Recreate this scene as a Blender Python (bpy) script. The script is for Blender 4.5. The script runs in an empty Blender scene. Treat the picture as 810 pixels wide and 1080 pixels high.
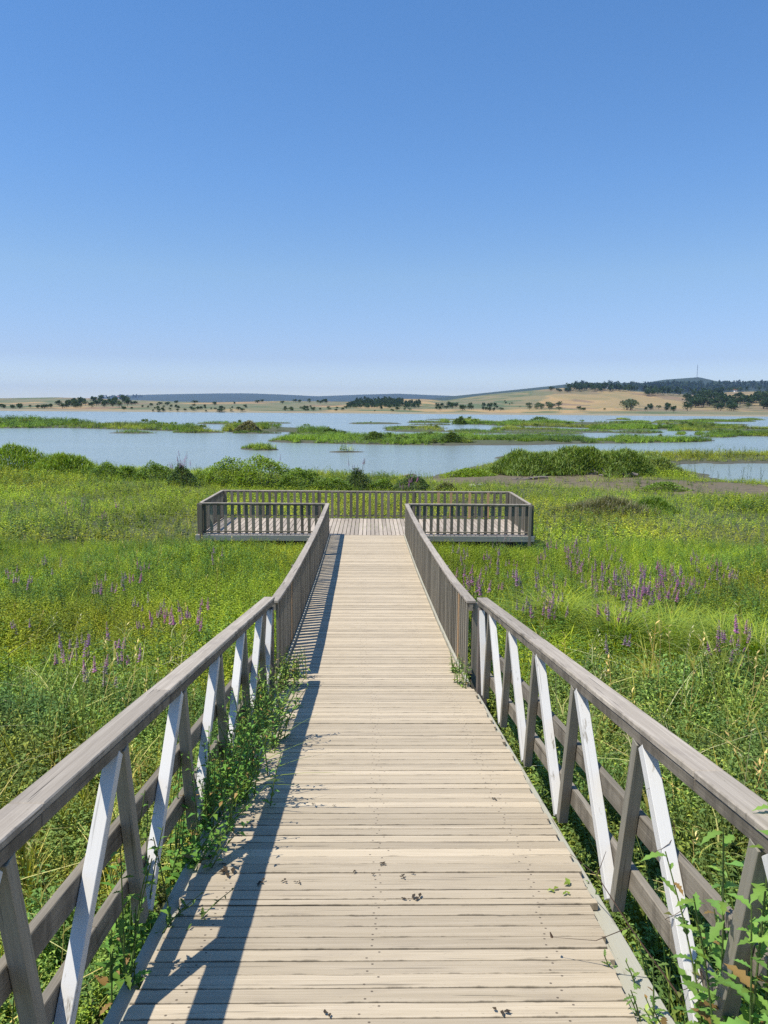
import bpy, math, random
import numpy as np
from mathutils import Vector, Matrix
random.seed(7)
RNG = np.random.default_rng(11)
R = math.radians

# ------------------------------------------------------------------ camera
scene = bpy.context.scene
F = 810.0                                   # focal length in photo pixels (810 x 1080)
PITCH, YAW, ROLL = R(7.8), R(1.06), R(0.45)
cam_d = bpy.data.cameras.new("camera")
cam = bpy.data.objects.new("camera", cam_d)
scene.collection.objects.link(cam)
cam_d.sensor_fit = 'VERTICAL'; cam_d.sensor_height = 24.0; cam_d.lens = 18.0
cam_d.clip_start = 0.05; cam_d.clip_end = 30000
CM = (Matrix.Rotation(-YAW, 3, 'Z') @ Matrix.Rotation(R(90) - PITCH, 3, 'X') @ Matrix.Rotation(ROLL, 3, 'Z'))
cam.matrix_world = CM.to_4x4()
scene.camera = cam

# ------------------------------------------------------------------ light
SUN = Vector((-0.48, -0.20, 1.02)).normalized()
world = bpy.data.worlds.new("World"); scene.world = world; world.use_nodes = True
wn = world.node_tree.nodes; wl = world.node_tree.links
sky = wn.new("ShaderNodeTexSky"); sky.sky_type = 'NISHITA'; sky.sun_disc = False
sky.sun_elevation = math.asin(SUN.z); sky.sun_rotation = math.atan2(SUN.x, SUN.y)
sky.air_density = 1.0; sky.dust_density = 0.0; sky.ozone_density = 6.0; sky.altitude = 0
bg = wn["Background"]; bg.inputs[1].default_value = 0.14
hsv = wn.new("ShaderNodeHueSaturation"); hsv.inputs['Saturation'].default_value = 1.15
tcw = wn.new("ShaderNodeTexCoord"); sxyz = wn.new("ShaderNodeSeparateXYZ"); wl.new(tcw.outputs['Generated'], sxyz.inputs[0])
crw = wn.new("ShaderNodeValToRGB"); wl.new(sxyz.outputs['Z'], crw.inputs[0])       # summer air: bluer and paler low in the sky
for i, (ps, cc) in enumerate([(0.0,(.99,1.03,1.18)),(.06,(.82,.75,.90)),(.16,(1.16,.96,.90)),(.27,(1.12,1.03,1.03)),(.55,(1.1,1.12,1.14))]):
    e = crw.color_ramp.elements[i] if i < 2 else crw.color_ramp.elements.new(ps)
    e.position = ps; e.color = (*cc, 1)
mlw = wn.new("ShaderNodeMix"); mlw.data_type = 'RGBA'; mlw.blend_type = 'MULTIPLY'; mlw.inputs[0].default_value = 1
wl.new(sky.outputs[0], hsv.inputs['Color']); wl.new(hsv.outputs[0], mlw.inputs[6]); wl.new(crw.outputs[0], mlw.inputs[7]); wl.new(mlw.outputs[2], bg.inputs[0])
sd = bpy.data.lights.new("sun", 'SUN'); sd.energy = 5.0; sd.angle = R(0.5); sd.color = (1.0, 0.95, 0.87)
so = bpy.data.objects.new("sun", sd); scene.collection.objects.link(so)
so.rotation_euler = SUN.to_track_quat('Z', 'Y').to_euler(); so.location = (0, 0, 50)
vs = scene.view_settings
vs.view_transform = 'Standard'; vs.look = 'None'; vs.exposure = 0.15; vs.gamma = 1.0; vs.use_curve_mapping = False
cy = scene.cycles
cy.max_bounces = 6; cy.diffuse_bounces = 3; cy.glossy_bounces = 2; cy.transmission_bounces = 4
cy.transparent_max_bounces = 4; cy.volume_bounces = 0; cy.caustics_reflective = False; cy.caustics_refractive = False
cy.sample_clamp_indirect = 6; cy.use_denoising = False

# ------------------------------------------------------------------ picture geometry helpers
WATER = -3.9
def ray(px, row):
    return CM @ Vector(((px - 405.0) / F, -(row - 540.0) / F, -1.0))
def at(px, row, z=WATER):
    d = ray(px, row); t = z / d.z
    return Vector((d.x * t, d.y * t, z))
def elev(px, row):
    d = ray(px, row); return d.z / d.y, d.x / d.y
CP, SP = math.cos(PITCH), math.sin(PITCH)
def rp(X, D, h):                            # ramp frame: across, along, below eye
    return Vector((X, D * CP - h * SP, -D * SP - h * CP))

# ------------------------------------------------------------------ object helpers
def link(o, parent=None):
    scene.collection.objects.link(o)
    if parent is not None: o.parent = parent
    return o
def tag(o, label=None, cat=None, group=None, kind=None):
    if label: o["label"] = label
    if cat: o["category"] = cat
    if group: o["group"] = group
    if kind: o["kind"] = kind
    return o
def empty(name, loc, label, cat, group=None):
    o = bpy.data.objects.new(name, None); o.empty_display_size = 0.2
    link(o); o.location = loc
    return tag(o, label, cat, group)
def copy_tree(o, parent=None):
    c = o.copy(); scene.collection.objects.link(c)
    if parent is not None: c.parent = parent
    for ch in list(o.children): copy_tree(ch, c)
    return c

def np_mesh(name, V, Fc, C=None, mats=(), smooth=False, extra=None):
    """triangles from numpy arrays; C is a per-point colour"""
    me = bpy.data.meshes.new(name)
    V = np.asarray(V, dtype=np.float32); Fc = np.asarray(Fc, dtype=np.int32)
    k = Fc.shape[1]
    me.vertices.add(len(V)); me.vertices.foreach_set("co", V.ravel())
    me.loops.add(Fc.size); me.loops.foreach_set("vertex_index", Fc.ravel())
    me.polygons.add(len(Fc))
    me.polygons.foreach_set("loop_start", np.arange(0, Fc.size, k, dtype=np.int32))
    if smooth: me.polygons.foreach_set("use_smooth", np.ones(len(Fc), dtype=bool))
    me.update(calc_edges=True)
    if C is not None:
        a = me.attributes.new("tint", 'FLOAT_COLOR', 'POINT')
        cc = np.ones((len(V), 4), dtype=np.float32); cc[:, :3] = C
        a.data.foreach_set("color", cc.ravel())
    for m in mats: me.materials.append(m)
    return me

class MB:
    """collects boards; every board keeps its own grain coordinates and random number"""
    def __init__(s): s.v = []; s.f = []; s.g = []; s.r = []; s.e = []
    def hexa(s, P, L, W, H, rnd=None):
        b = len(s.v); s.v += [Vector(p) for p in P]
        for q in ((0,3,2,1),(4,5,6,7),(0,1,5,4),(1,2,6,5),(2,3,7,6),(3,0,4,7)):
            s.f.append([b+i for i in q])
        o = (random.random()*50, random.random()*50, random.random()*50)
        rr = random.random() if rnd is None else rnd
        for (i, j, k) in ((0,0,0),(0,1,0),(1,1,0),(1,0,0),(0,0,1),(0,1,1),(1,1,1),(1,0,1)):
            s.g.append((o[0]+i*L, o[1]+j*W, o[2]+k*H)); s.r.append(rr); s.e.append((i*L, j, k))
    def bar(s, p0, p1, w, h, up=(0,0,1), off=(0,0), rnd=None):
        """board from p0 to p1, w wide across, h thick along up, centred"""
        p0 = Vector(p0); p1 = Vector(p1); d = (p1-p0).normalized(); up = Vector(up)
        a = d.cross(up).normalized(); u = a.cross(d).normalized()
        p0 = p0 + a*off[0] + u*off[1]; p1 = p1 + a*off[0] + u*off[1]
        A = a*(w/2); U = u*(h/2)
        s.hexa([p0-A-U, p0+A-U, p1+A-U, p1-A-U, p0-A+U, p0+A+U, p1+A+U, p1-A+U],
               (p1-p0).length, w, h, rnd)
    def build(s, name, mat, parent=None, bevel=0.0, base=None):
        loc = Vector((0,0,0))
        if parent is not None: loc = Vector(parent.location)
        elif base is not None: loc = Vector(base)
        me = bpy.data.meshes.new(name)
        me.from_pydata([tuple(v-loc) for v in s.v], [], s.f)
        a = me.attributes.new("grain", 'FLOAT_VECTOR', 'POINT')
        a.data.foreach_set("vector", np.array(s.g, dtype=np.float32).ravel())
        a = me.attributes.new("rnd", 'FLOAT', 'POINT')
        a.data.foreach_set("value", np.array(s.r, dtype=np.float32))
        a = me.attributes.new("board", 'FLOAT_VECTOR', 'POINT')
        a.data.foreach_set("vector", np.array(s.e, dtype=np.float32).ravel())
        me.materials.append(mat); me.validate()
        o = bpy.data.objects.new(name, me); link(o, parent)
        if parent is None: o.location = loc
        if bevel:
            m = o.modifiers.new("bevel", 'BEVEL'); m.width = bevel; m.segments = 1; m.limit_method = 'ANGLE'
        return o

# ------------------------------------------------------------------ materials
def new_mat(name):
    m = bpy.data.materials.new(name); m.use_nodes = True
    return m, m.node_tree.nodes, m.node_tree.links, m.node_tree.nodes["Principled BSDF"]
def mix(nodes, links, fac, a, b, mode='MIX'):
    n = nodes.new("ShaderNodeMix"); n.data_type = 'RGBA'; n.blend_type = mode
    for sock, val in ((n.inputs[0], fac), (n.inputs[6], a), (n.inputs[7], b)):
        if isinstance(val, (int, float)): sock.default_value = val
        elif isinstance(val, tuple): sock.default_value = (*val, 1) if len(val) == 3 else val
        else: links.new(val, sock)
    return n.outputs[2]
def ramp(nodes, links, src, a, b, ca=0.0, cb=1.0):
    n = nodes.new("ShaderNodeMapRange"); n.inputs[1].default_value = a; n.inputs[2].default_value = b
    n.inputs[3].default_value = ca; n.inputs[4].default_value = cb
    links.new(src, n.inputs[0]); return n.outputs[0]

def wood(name, light, dark, var=0.35, crack=0.5, rough=0.75, stain=0.4, stain_c=None, bump=0.35, paint=None, edge=0.0, screws=None, width=0.078):
    m, n, l, p = new_mat(name)
    g = n.new("ShaderNodeAttribute"); g.attribute_name = "grain"
    r = n.new("ShaderNodeAttribute"); r.attribute_name = "rnd"
    def noise(scale, det=4, rough_=0.6):
        mp = n.new("ShaderNodeMapping"); mp.vector_type = 'POINT'
        mp.inputs['Scale'].default_value = scale
        l.new(g.outputs['Vector'], mp.inputs[0])
        t = n.new("ShaderNodeTexNoise"); t.inputs['Scale'].default_value = 1
        t.inputs['Detail'].default_value = det; t.inputs['Roughness'].default_value = rough_
        l.new(mp.outputs[0], t.inputs[0]); return t.outputs[0]
    fine = noise((3, 130, 130)); band = noise((0.9, 28, 28), 3); blot = noise((2.2, 5, 5), 5, 0.65)
    ck = noise((1.6, 75, 75), 2, 0.5)
    base = mix(n, l, ramp(n, l, fine, 0.35, 0.7), light, dark)
    base2 = mix(n, l, ramp(n, l, band, 0.4, 0.65, 0, 0.6), base, dark)
    sc = stain_c or tuple(c*0.55 for c in dark)
    base3 = mix(n, l, ramp(n, l, blot, 0.52, 0.75, 0, stain), base2, sc)
    if paint:
        pn = noise((4, 14, 14), 5, 0.7)
        base3 = mix(n, l, ramp(n, l, pn, 0.62, 0.68, 1, 0), base3, paint)
    if edge:
        at_ = n.new("ShaderNodeAttribute"); at_.attribute_name = "board"
        sp = n.new("ShaderNodeSeparateXYZ"); l.new(at_.outputs['Vector'], sp.inputs[0])
        def mth(op, a, b=0.0, c=0.0):
            q = n.new("ShaderNodeMath"); q.operation = op
            for s_, v_ in zip(q.inputs, (a, b, c)):
                if isinstance(v_, (int, float)): s_.default_value = v_
                else: l.new(v_, s_)
            return q.outputs[0]
        dist = mth('ABSOLUTE', mth('SUBTRACT', sp.outputs['Y'], 0.5))          # 0 centre .. 0.5 edge
        wob = noise((7, 2, 2), 4, 0.7)
        wear = mth('ADD', dist, mth('MULTIPLY', mth('SUBTRACT', wob, 0.5), 0.55))
        base3 = mix(n, l, ramp(n, l, wear, 0.47, 0.56, 0, edge), base3, tuple(c*0.38 for c in dark))
        for sxp in (screws or ()):
            for yc in (0.22, 0.78):
                dx = mth('SUBTRACT', sp.outputs['X'], mth('ADD', mth('MULTIPLY', r.outputs['Fac'], 0.05 if yc > .5 else -0.04), sxp)); dy = mth('MULTIPLY', mth('SUBTRACT', sp.outputs['Y'], yc), width)
                rr_ = mth('SQRT', mth('ADD', mth('MULTIPLY', dx, dx), mth('MULTIPLY', dy, dy)))
                base3 = mix(n, l, ramp(n, l, rr_, 0.0035, 0.0058, 0.85, 0), base3, (0.10, 0.075, 0.055))
        kn = n.new("ShaderNodeTexVoronoi"); mpk = n.new("ShaderNodeMapping"); mpk.inputs['Scale'].default_value = (3.1, 11, 1)
        l.new(g.outputs['Vector'], mpk.inputs[0]); l.new(mpk.outputs[0], kn.inputs['Vector'])
        base3 = mix(n, l, ramp(n, l, kn.outputs['Distance'], 0.05, 0.10, 0.55, 0), base3, tuple(c*0.5 for c in dark))
    ckf = ramp(n, l, ck, 0.66, 0.72, 0, crack)
    base4 = mix(n, l, ckf, base3, tuple(c*0.25 for c in dark))
    v = ramp(n, l, r.outputs['Fac'], 0, 1, 1-var, 1+var*0.5)
    hs = n.new("ShaderNodeHueSaturation"); l.new(v, hs.inputs['Value']); l.new(base4, hs.inputs['Color'])
    l.new(hs.outputs[0], p.inputs['Base Color'])
    p.inputs['Roughness'].default_value = rough; p.inputs['Specular IOR Level'].default_value = 0.25
    b = n.new("ShaderNodeBump"); b.inputs['Strength'].default_value = bump; b.inputs['Distance'].default_value = 0.004
    ad = n.new("ShaderNodeMath"); ad.operation = 'SUBTRACT'; l.new(fine, ad.inputs[0]); l.new(ckf, ad.inputs[1])
    l.new(ad.outputs[0], b.inputs['Height']); l.new(b.outputs[0], p.inputs['Normal'])
    return m

M_DECK = wood("deck_wood", (0.60,0.50,0.355), (0.47,0.385,0.26), edge=0.8, screws=(0.16,0.78,1.42), var=0.24, crack=0.7, stain=0.35, stain_c=(0.34,0.28,0.21))
M_PLAT = wood("platform_wood", (0.55,0.47,0.37), (0.40,0.33,0.25), var=0.25, crack=0.6)
M_CAP  = wood("rail_cap_wood", (0.50,0.435,0.345), (0.33,0.28,0.215), edge=0.6, var=0.15, crack=0.9, stain=0.5, stain_c=(0.17,0.14,0.12))
M_BEAM = wood("rail_beam_wood", (0.24,0.205,0.155), (0.15,0.13,0.10), edge=0.6, var=0.15, crack=0.9, stain=0.5, stain_c=(0.10,0.085,0.07))
M_RAIL = wood("lower_rail_wood", (0.30,0.262,0.20), (0.19,0.162,0.118), edge=0.6, var=0.2, crack=0.9)
M_SLAT = wood("slat_wood", (0.27,0.24,0.185), (0.165,0.145,0.105), var=0.4, crack=0.6)
M_NEW  = wood("fresh_slat_wood", (0.52,0.34,0.19), (0.42,0.26,0.13), var=0.2, crack=0.3, stain=0.2)
M_BRACE= wood("brace_paint", (0.34,0.31,0.25), (0.26,0.23,0.18), var=0.06, crack=0.35, stain=0.2, bump=0.2, paint=(0.62,0.60,0.55))
M_STRUT = wood("bare_strut_wood", (0.30,0.275,0.215), (0.22,0.20,0.15), var=0.1, crack=0.5, stain=0.3)
M_KERB = wood("kerb_paint", (0.34,0.31,0.22), (0.25,0.22,0.155), edge=0.5, var=0.1, crack=0.8, stain=0.7, paint=(0.42,0.40,0.31))
M_POST = wood("post_wood", (0.20,0.17,0.14), (0.12,0.10,0.085), var=0.2, crack=0.8)
M_FASC = wood("fascia_wood", (0.40,0.42,0.38), (0.28,0.28,0.25), var=0.3, crack=0.7)

def foliage_mat(name, transl=0.24, rough=0.45):
    m, n, l, p = new_mat(name)
    a = n.new("ShaderNodeAttribute"); a.attribute_name = "tint"
    l.new(a.outputs['Color'], p.inputs['Base Color'])
    p.inputs['Roughness'].default_value = rough; p.inputs['Specular IOR Level'].default_value = 0.14
    t = n.new("ShaderNodeBsdfTranslucent")
    tc = mix(n, l, 1.0, a.outputs['Color'], (1.6, 1.7, 0.5), 'MULTIPLY')
    l.new(tc, t.inputs['Color'])
    ms = n.new("ShaderNodeMixShader"); ms.inputs[0].default_value = transl
    l.new(p.outputs[0], ms.inputs[1]); l.new(t.outputs[0], ms.inputs[2])
    l.new(ms.outputs[0], n["Material Output"].inputs['Surface'])
    return m
M_LEAF = foliage_mat("foliage")
M_FLOWER = foliage_mat("petals", 0.25, 0.7)
M_BARK, n_, l_, p_ = new_mat("bark")
t_ = n_.new("ShaderNodeTexNoise"); t_.inputs['Scale'].default_value = 9; t_.inputs['Detail'].default_value = 5
l_.new(mix(n_, l_, t_.outputs[0], (0.07,0.05,0.035), (0.17,0.13,0.10)), p_.inputs['Base Color']); p_.inputs['Roughness'].default_value = 0.9

# ------------------------------------------------------------------ numpy noise
def vnoise(x, y, seed=0):
    x = np.asarray(x, float); y = np.asarray(y, float)
    xi = np.floor(x).astype(np.int64); yi = np.floor(y).astype(np.int64)
    fx = x-xi; fy = y-yi; fx = fx*fx*(3-2*fx); fy = fy*fy*(3-2*fy)
    def h(a, b):
        k = (a*374761393 + b*668265263 + seed*974634777) & 0xffffffff
        k = ((k ^ (k >> 13)) * 1274126177) & 0xffffffff
        return ((k ^ (k >> 16)) & 0xffff) / 65535.0
    return (h(xi,yi)*(1-fx)*(1-fy) + h(xi+1,yi)*fx*(1-fy) + h(xi,yi+1)*(1-fx)*fy + h(xi+1,yi+1)*fx*fy)
def fbm(x, y, seed=0, o=4):
    s = 0; a = 0.5; t = 0
    for i in range(o):
        s = s + a*vnoise(x*2**i, y*2**i, seed+i*17); t += a; a *= 0.5
    return s/t

# ------------------------------------------------------------------ land shapes
def poly_w(pts): return np.array([[at(*p).x, at(*p).y] for p in pts])
def inside_dist(x, y, P):
    """signed distance to polygon, positive inside"""
    x = np.asarray(x, float); y = np.asarray(y, float)
    d2 = np.full(x.shape, 1e12); ins = np.zeros(x.shape, bool)
    n = len(P)
    for i in range(n):
        ax, ay = P[i]; bx, by = P[(i+1) % n]
        ex, ey = bx-ax, by-ay
        t = np.clip(((x-ax)*ex+(y-ay)*ey)/(ex*ex+ey*ey+1e-9), 0, 1)
        dx = x-(ax+t*ex); dy = y-(ay+t*ey)
        d2 = np.minimum(d2, dx*dx+dy*dy)
        c = ((ay > y) != (by > y)) & (x < (bx-ax)*(y-ay)/((by-ay)+1e-12)+ax)
        ins ^= c
    d = np.sqrt(d2)
    return np.where(ins, d, -d)

MAIN = poly_w([(-500,490),(-200,492),(0,494),(100,497),(200,499),(230,499),(330,502),(450,504),(462,500),(500,495),(522,489),
               (532,481),(600,480),(700,480),(820,479.5),(1100,480),(1300,481),(1300,488),(1100,489),(820,488.5),(760,488.5),(716,489),
               (711,491),(716,498),(738,504),(765,508.5),(830,511.5),(1300,516)])
MAIN = np.vstack([MAIN, [[140,-45],[-140,-45]]])
def strip(L):
    return poly_w([(x, t) for x, t, b in L] + [(x, b) for x, t, b in reversed(L)])
ISLES = [
 ("left",   strip([(-120,446,452),(0,446.5,452),(60,446.8,451.5),(110,447.5,452.5),(160,448.5,454),(200,450.5,455.3),(216,452.5,454)]), 1.0),
 ("leftb",  strip([(231,452,455.2),(245,448,455.8),(275,449,455.8),(310,451.3,456),(349,453.5,456.2)]), 0.9),
 ("mid",    strip([(283,464.5,465.2),(300,461.5,466.5),(330,460,467.5),(400,460.5,469),(470,461,470),(530,461,469.7),(600,462.5,468.3),(660,463,467.8),(745,464.3,465.8)]), 0.8),
 ("small",  strip([(254,472.5,474),(265,471,475),(280,471,475.3),(294,473.5,475)]), 0.7),
 ("bar",    strip([(344,476.2,477),(360,475.8,477.6),(385,476.3,477)]), 0.12),
 ("upper",  strip([(478,444.5,447),(490,443.5,447.5),(505,445,447)]), 1.1),
 ("upperb", strip([(500,446,447.8),(540,445,449.5),(600,445.5,451),(650,446,453),(690,448,452)]), 0.8),
 ("upperc", strip([(520,452.5,454.5),(560,453,455.7),(610,454,456.5),(650,455,456.5)]), 0.5),
 ("upperd", strip([(690,449,452.5),(730,447,454),(770,449,455),(792,452,454)]), 0.7),
 ("righte", strip([(748,456,458),(775,454.5,460),(830,453,461),(900,453,461)]), 0.8),
 ("centre", strip([(404,452,454),(420,451,455.5),(450,451,456),(467,453,455)]), 0.7),
 ("far",    strip([(430,444.8,446),(470,444.6,446.5),(476,445,446)]), 0.4),
 ("tips",   strip([(370,446.2,447.4),(400,445.8,447.4),(424,446.4,447.2)]), 0.35),
 ("farright",strip([(690,443.6,445),(740,443.2,445.6),(790,443.8,445)]), 0.5),
]
_r = random.Random(5)
for _i in range(56):
    _x = _r.uniform(430, 815) if (_i < 26 or _i >= 34) else _r.uniform(130, 420); _y = _r.uniform(442.5, 461) if (_i < 26 or _i >= 34) else _r.choice((445, 446, 457, 462)) + _r.uniform(-1, 1)
    _w = _r.uniform(8, 34); _t = _r.uniform(.35, .9)*(1+(_y-442)/20)
    ISLES.append(("sliver", strip([(_x-_w, _y, _y+.15), (_x-_w*.4, _y-_t*.7, _y+_t*.6), (_x+_w*.3, _y-_t, _y+_t*.8), (_x+_w, _y, _y+.2)]), _r.uniform(.35,.75)))
MUD = [strip([(405,502,507),(450,503,514),(520,504,520),(570,506,521),(640,508,521),(700,511,522)]),
       strip([(640,512,523),(720,513,531),(800,516,540),(900,520,546)])]

def curve(pts):
    xs = np.array([elev(p[0], p[1])[1] for p in pts]); zs = np.array([elev(p[0], p[1])[0] for p in pts])
    return lambda u: np.interp(u, xs, zs)
R1, R2, R3 = 1250.0, 3000.0, 6000.0
C1 = curve([(-200,422),(0,420.3),(60,419.5),(110,421),(160,423),(220,424.5),(300,423),(370,424),(420,421),(445,421),(470,422.5),(485,420),
            (520,415.5),(560,412),(600,409.3),(650,411.5),(700,415),(740,417),(770,413.7),(860,413),(1000,416)])
C2 = curve([(-200,426),(100,424),(440,423),(460,420),(480,417.8),(540,411.8),(600,405.5),(612,404),(650,404.5),(680,404.3),(700,401),(737,398.3),(757,402.7),(780,403.3),(810,402),(1000,400)])
C3 = curve([(-200,420),(95,420),(118,418),(140,416.8),(170,416),(230,415),(260,414.9),(300,416.3),(335,418),(380,416.3),(420,415.3),(460,417),(520,419),(700,424),(1000,425)])
SHORE = 440.0
GY = [-60,-10,0,2,6.7,12,18,26,36,45,60,100]; GZ = [-1.5,-1.7,-2.1,-2.45,-3.05,-3.25,-3.42,-3.5,-3.58,-3.62,-3.6,-3.6]
def height(x, y):
    x = np.asarray(x, float); y = np.asarray(y, float)
    yy = np.maximum(y, 1.0); u = np.clip(x/yy, -1.2, 1.2)
    sd = inside_dist(x, y, MAIN)
    sd = sd + (fbm(x*0.35, y*0.35, 3)-0.5)*3.0
    g = np.interp(y, GY, GZ) + (fbm(x*0.25, y*0.25, 5)-0.5)*0.22
    k = np.clip(sd/5.0, 0, 1); k = k*k*(3-2*k)
    low = np.where(sd > 0, WATER+0.06, WATER-0.5-0.4*np.clip(-sd/4, 0, 1))
    z = np.where(sd > 0, low*(1-k) + g*k, WATER+0.06 + (low-WATER-0.06)*np.clip(-sd/1.0, 0, 1))
    for nm, P, hh in ISLES:
        m = (np.abs(y-P[:,1].mean()) < np.ptp(P[:,1])+30)
        if not m.any(): continue
        d = inside_dist(x[m], y[m], P) + (fbm(x[m]*0.12, y[m]*0.12, 9)-0.5)*0.26*math.sqrt(np.ptp(P[:,1])*8)
        zi = WATER + 0.22*np.tanh(d*0.6)
        z[m] = np.maximum(z[m], zi)
    far = y > 420
    if far.any():
        uf = u[far]; yf = y[far]; xf = x[far]
        sh = SHORE + (fbm(xf*0.012, xf*0+3.3, 21)-0.5)*30
        h1 = C1(uf)*R1; h2 = C2(uf)*R2; h3 = C3(uf)*R3
        zt = np.full(yf.shape, -4.8)
        def seg(y0, y1, z0, z1, e=1.0):
            t = np.clip((yf-y0)/(y1-y0), 0, 1)**e; t = t*t*(3-2*t) if e == 1.0 else t
            m = (yf >= y0) & (yf < y1); zz = z0+(z1-z0)*t
            zt[m] = zz[m]
        seg(sh-8, sh+8, -4.8, -3.0); seg(sh+8, sh+160, -3.0, -1.5)
        seg(sh+160, R1, -1.5, h1); seg(R1, R1*1.45, h1, np.minimum(h1*0.7, h2*0.3)); seg(R1*1.45, R2, np.minimum(h1*0.7, h2*0.3), h2)
        seg(R2, R2*1.4, h2, np.minimum(h2*0.6, h3*0.4)); seg(R2*1.4, R3, np.minimum(h2*0.6, h3*0.4), h3); seg(R3, 1e9, h3, h3*0.99)
        rel = np.clip((yf-sh-60)/800, 0, 1)
        zt = zt + rel*(fbm(xf*0.006, yf*0.006, 31)-0.5)*np.clip(h1, 2, 30)*0.25*(yf < R1*1.3)
        z[far] = zt
    return z
def hz(x, y): return float(height(np.array([x]), np.array([y]))[0])
def mudmask(x, y):
    m = np.zeros(np.shape(x))
    for P in MUD:
        d = inside_dist(x, y, P) + (fbm(np.asarray(x)*0.5, np.asarray(y)*0.5, 41)-0.5)*4.5
        m = np.maximum(m, np.clip(d/0.8+0.5, 0, 1))
    return m
def hit(px, row):
    d = ray(px, row); ts = np.geomspace(400, 8900, 1600)/d.y
    x = d.x*ts; y = d.y*ts; z = d.z*ts
    h = height(x, y); k = np.nonzero(z < h)[0]
    i = k[0] if len(k) else len(ts)-1
    return Vector((x[i], y[i], h[i]))

# ---- one ground sheet to the horizon
rows = np.concatenate([np.linspace(-45, 0, 12, endpoint=False), np.geomspace(20, 9020, 620)-20])
us = np.linspace(-1.15, 1.15, 520)
Yg, Ug = np.meshgrid(rows, us, indexing='ij'); Xg = Ug*(Yg+np.where(Yg < 0, 60, 60*np.exp(-Yg/60)+3))
xs_, ys_ = Xg.ravel(), Yg.ravel()
Zg = height(xs_, ys_)
uu = xs_/np.maximum(ys_, 1)
col = np.zeros((len(xs_), 3)); col[:] = (0.075, 0.085, 0.03)
mm = mudmask(xs_, ys_)[:, None]
damp = np.clip((Zg-WATER)/0.18, 0, 1)[:, None]
col = col*(1-mm) + np.array((0.14,0.11,0.06))*mm
col = np.where((ys_ < 300)[:, None], col*damp + np.array((0.085,0.075,0.055))*(1-damp), col)
farm = ys_ > 420
pxr = 405 + F*(uu)*1.0                                # rough azimuth, only to know which hillside a field is on
n1 = fbm(xs_*0.011, ys_*0.006, 51); n2 = fbm(xs_*0.022, ys_*0.012, 61); n3 = fbm(xs_*0.05, ys_*0.025, 71)
tan = np.array((0.40,0.265,0.105)); tan2 = np.array((0.25,0.165,0.085)); olive = np.array((0.175,0.165,0.075)); green = np.array((0.08,0.12,0.04)); forest = np.array((0.028,0.05,0.03))
fc = np.where((n2 > 0.5)[:, None], tan, tan2)
fc = fc*(0.85+0.3*n3[:, None])
wv = np.clip((n1-0.42)*14, 0, 1)
hl = fbm(ys_*0.004, ys_*0+1.7, 55)*0.12 + fbm(xs_*0.03, ys_*0.01, 56)*0.03
wv = np.where((uu > 0.09) & (uu < 0.13+hl) & (ys_ > 640), np.maximum(wv, 0.55+.45*n3), wv)
wv = np.where((uu >= 0.13+hl) & (ys_ > 600) & (ys_ < 1500), wv*0.35, wv)
fc = fc*(1-wv[:, None]) + olive*wv[:, None]
wg = np.clip((n3-0.55)*12, 0, 1)*0.85*(ys_ < 1200)*np.where((uu > .21) & (ys_ > 700), .35, 1)
fc = fc*(1-wg[:, None]) + green*wg[:, None]
ws = (ys_ < SHORE+6+16*n2)[:, None]
fc = np.where(ws, np.array((0.27,0.23,0.14)), fc)
wf = np.clip((ys_-R1*1.12)/120, 0, 1)[:, None]
fc = fc*(1-wf) + (forest*(0.8+0.5*n2[:, None]))*wf
col = np.where(farm[:, None], fc, col)
nr, nc = len(rows), len(us)
idx = np.arange(nr*nc).reshape(nr, nc)
quads = np.stack([idx[:-1,:-1], idx[:-1,1:], idx[1:,1:], idx[1:,:-1]], -1).reshape(-1, 4)
M_GROUND, n_, l_, p_ = new_mat("ground")
a_ = n_.new("ShaderNodeAttribute"); a_.attribute_name = "tint"
tx = n_.new("ShaderNodeTexCoord")
t1 = n_.new("ShaderNodeTexNoise"); t1.inputs['Scale'].default_value = 2.5; t1.inputs['Detail'].default_value = 8; t1.inputs['Roughness'].default_value = 0.7
l_.new(tx.outputs['Object'], t1.inputs[0])
hv = n_.new("ShaderNodeHueSaturation"); l_.new(ramp(n_, l_, t1.outputs[0], 0.3, 0.7, 0.65, 1.3), hv.inputs['Value']); l_.new(a_.outputs['Color'], hv.inputs['Color'])
l_.new(hv.outputs[0], p_.inputs['Base Color']); p_.inputs['Roughness'].default_value = 0.9
b_ = n_.new("ShaderNodeBump"); b_.inputs['Strength'].default_value = 0.5; b_.inputs['Distance'].default_value = 0.05
l_.new(t1.outputs[0], b_.inputs['Height']); l_.new(b_.outputs[0], p_.inputs['Normal'])
ground = link(bpy.data.objects.new("ground", np_mesh("ground", np.stack([xs_, ys_, Zg], -1), quads, col, [M_GROUND], True)))
tag(ground, kind="structure", label="marshy ground rising to the dry hills beyond the lake")

# ---- water
M_WATER, n_, l_, p_ = new_mat("water")
p_.inputs['Base Color'].default_value = (0.24, 0.29, 0.26, 1); p_.inputs['Roughness'].default_value = 0.16; p_.inputs['IOR'].default_value = 1.33
tx = n_.new("ShaderNodeTexCoord")
def wnoise(sc, det):
    mp = n_.new("ShaderNodeMapping"); mp.inputs['Scale'].default_value = sc; l_.new(tx.outputs['Object'], mp.inputs[0])
    t = n_.new("ShaderNodeTexNoise"); t.inputs['Scale'].default_value = 1; t.inputs['Detail'].default_value = det; l_.new(mp.outputs[0], t.inputs[0]); return t.outputs[0]
w1 = wnoise((2.2, 4.5, 1), 4); w2 = wnoise((0.02, 0.09, 1), 3)
b_ = n_.new("ShaderNodeBump"); b_.inputs['Distance'].default_value = 0.12
l_.new(ramp(n_, l_, w2, 0.35, 0.65, 0.35, 0.9), b_.inputs['Strength'])
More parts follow.
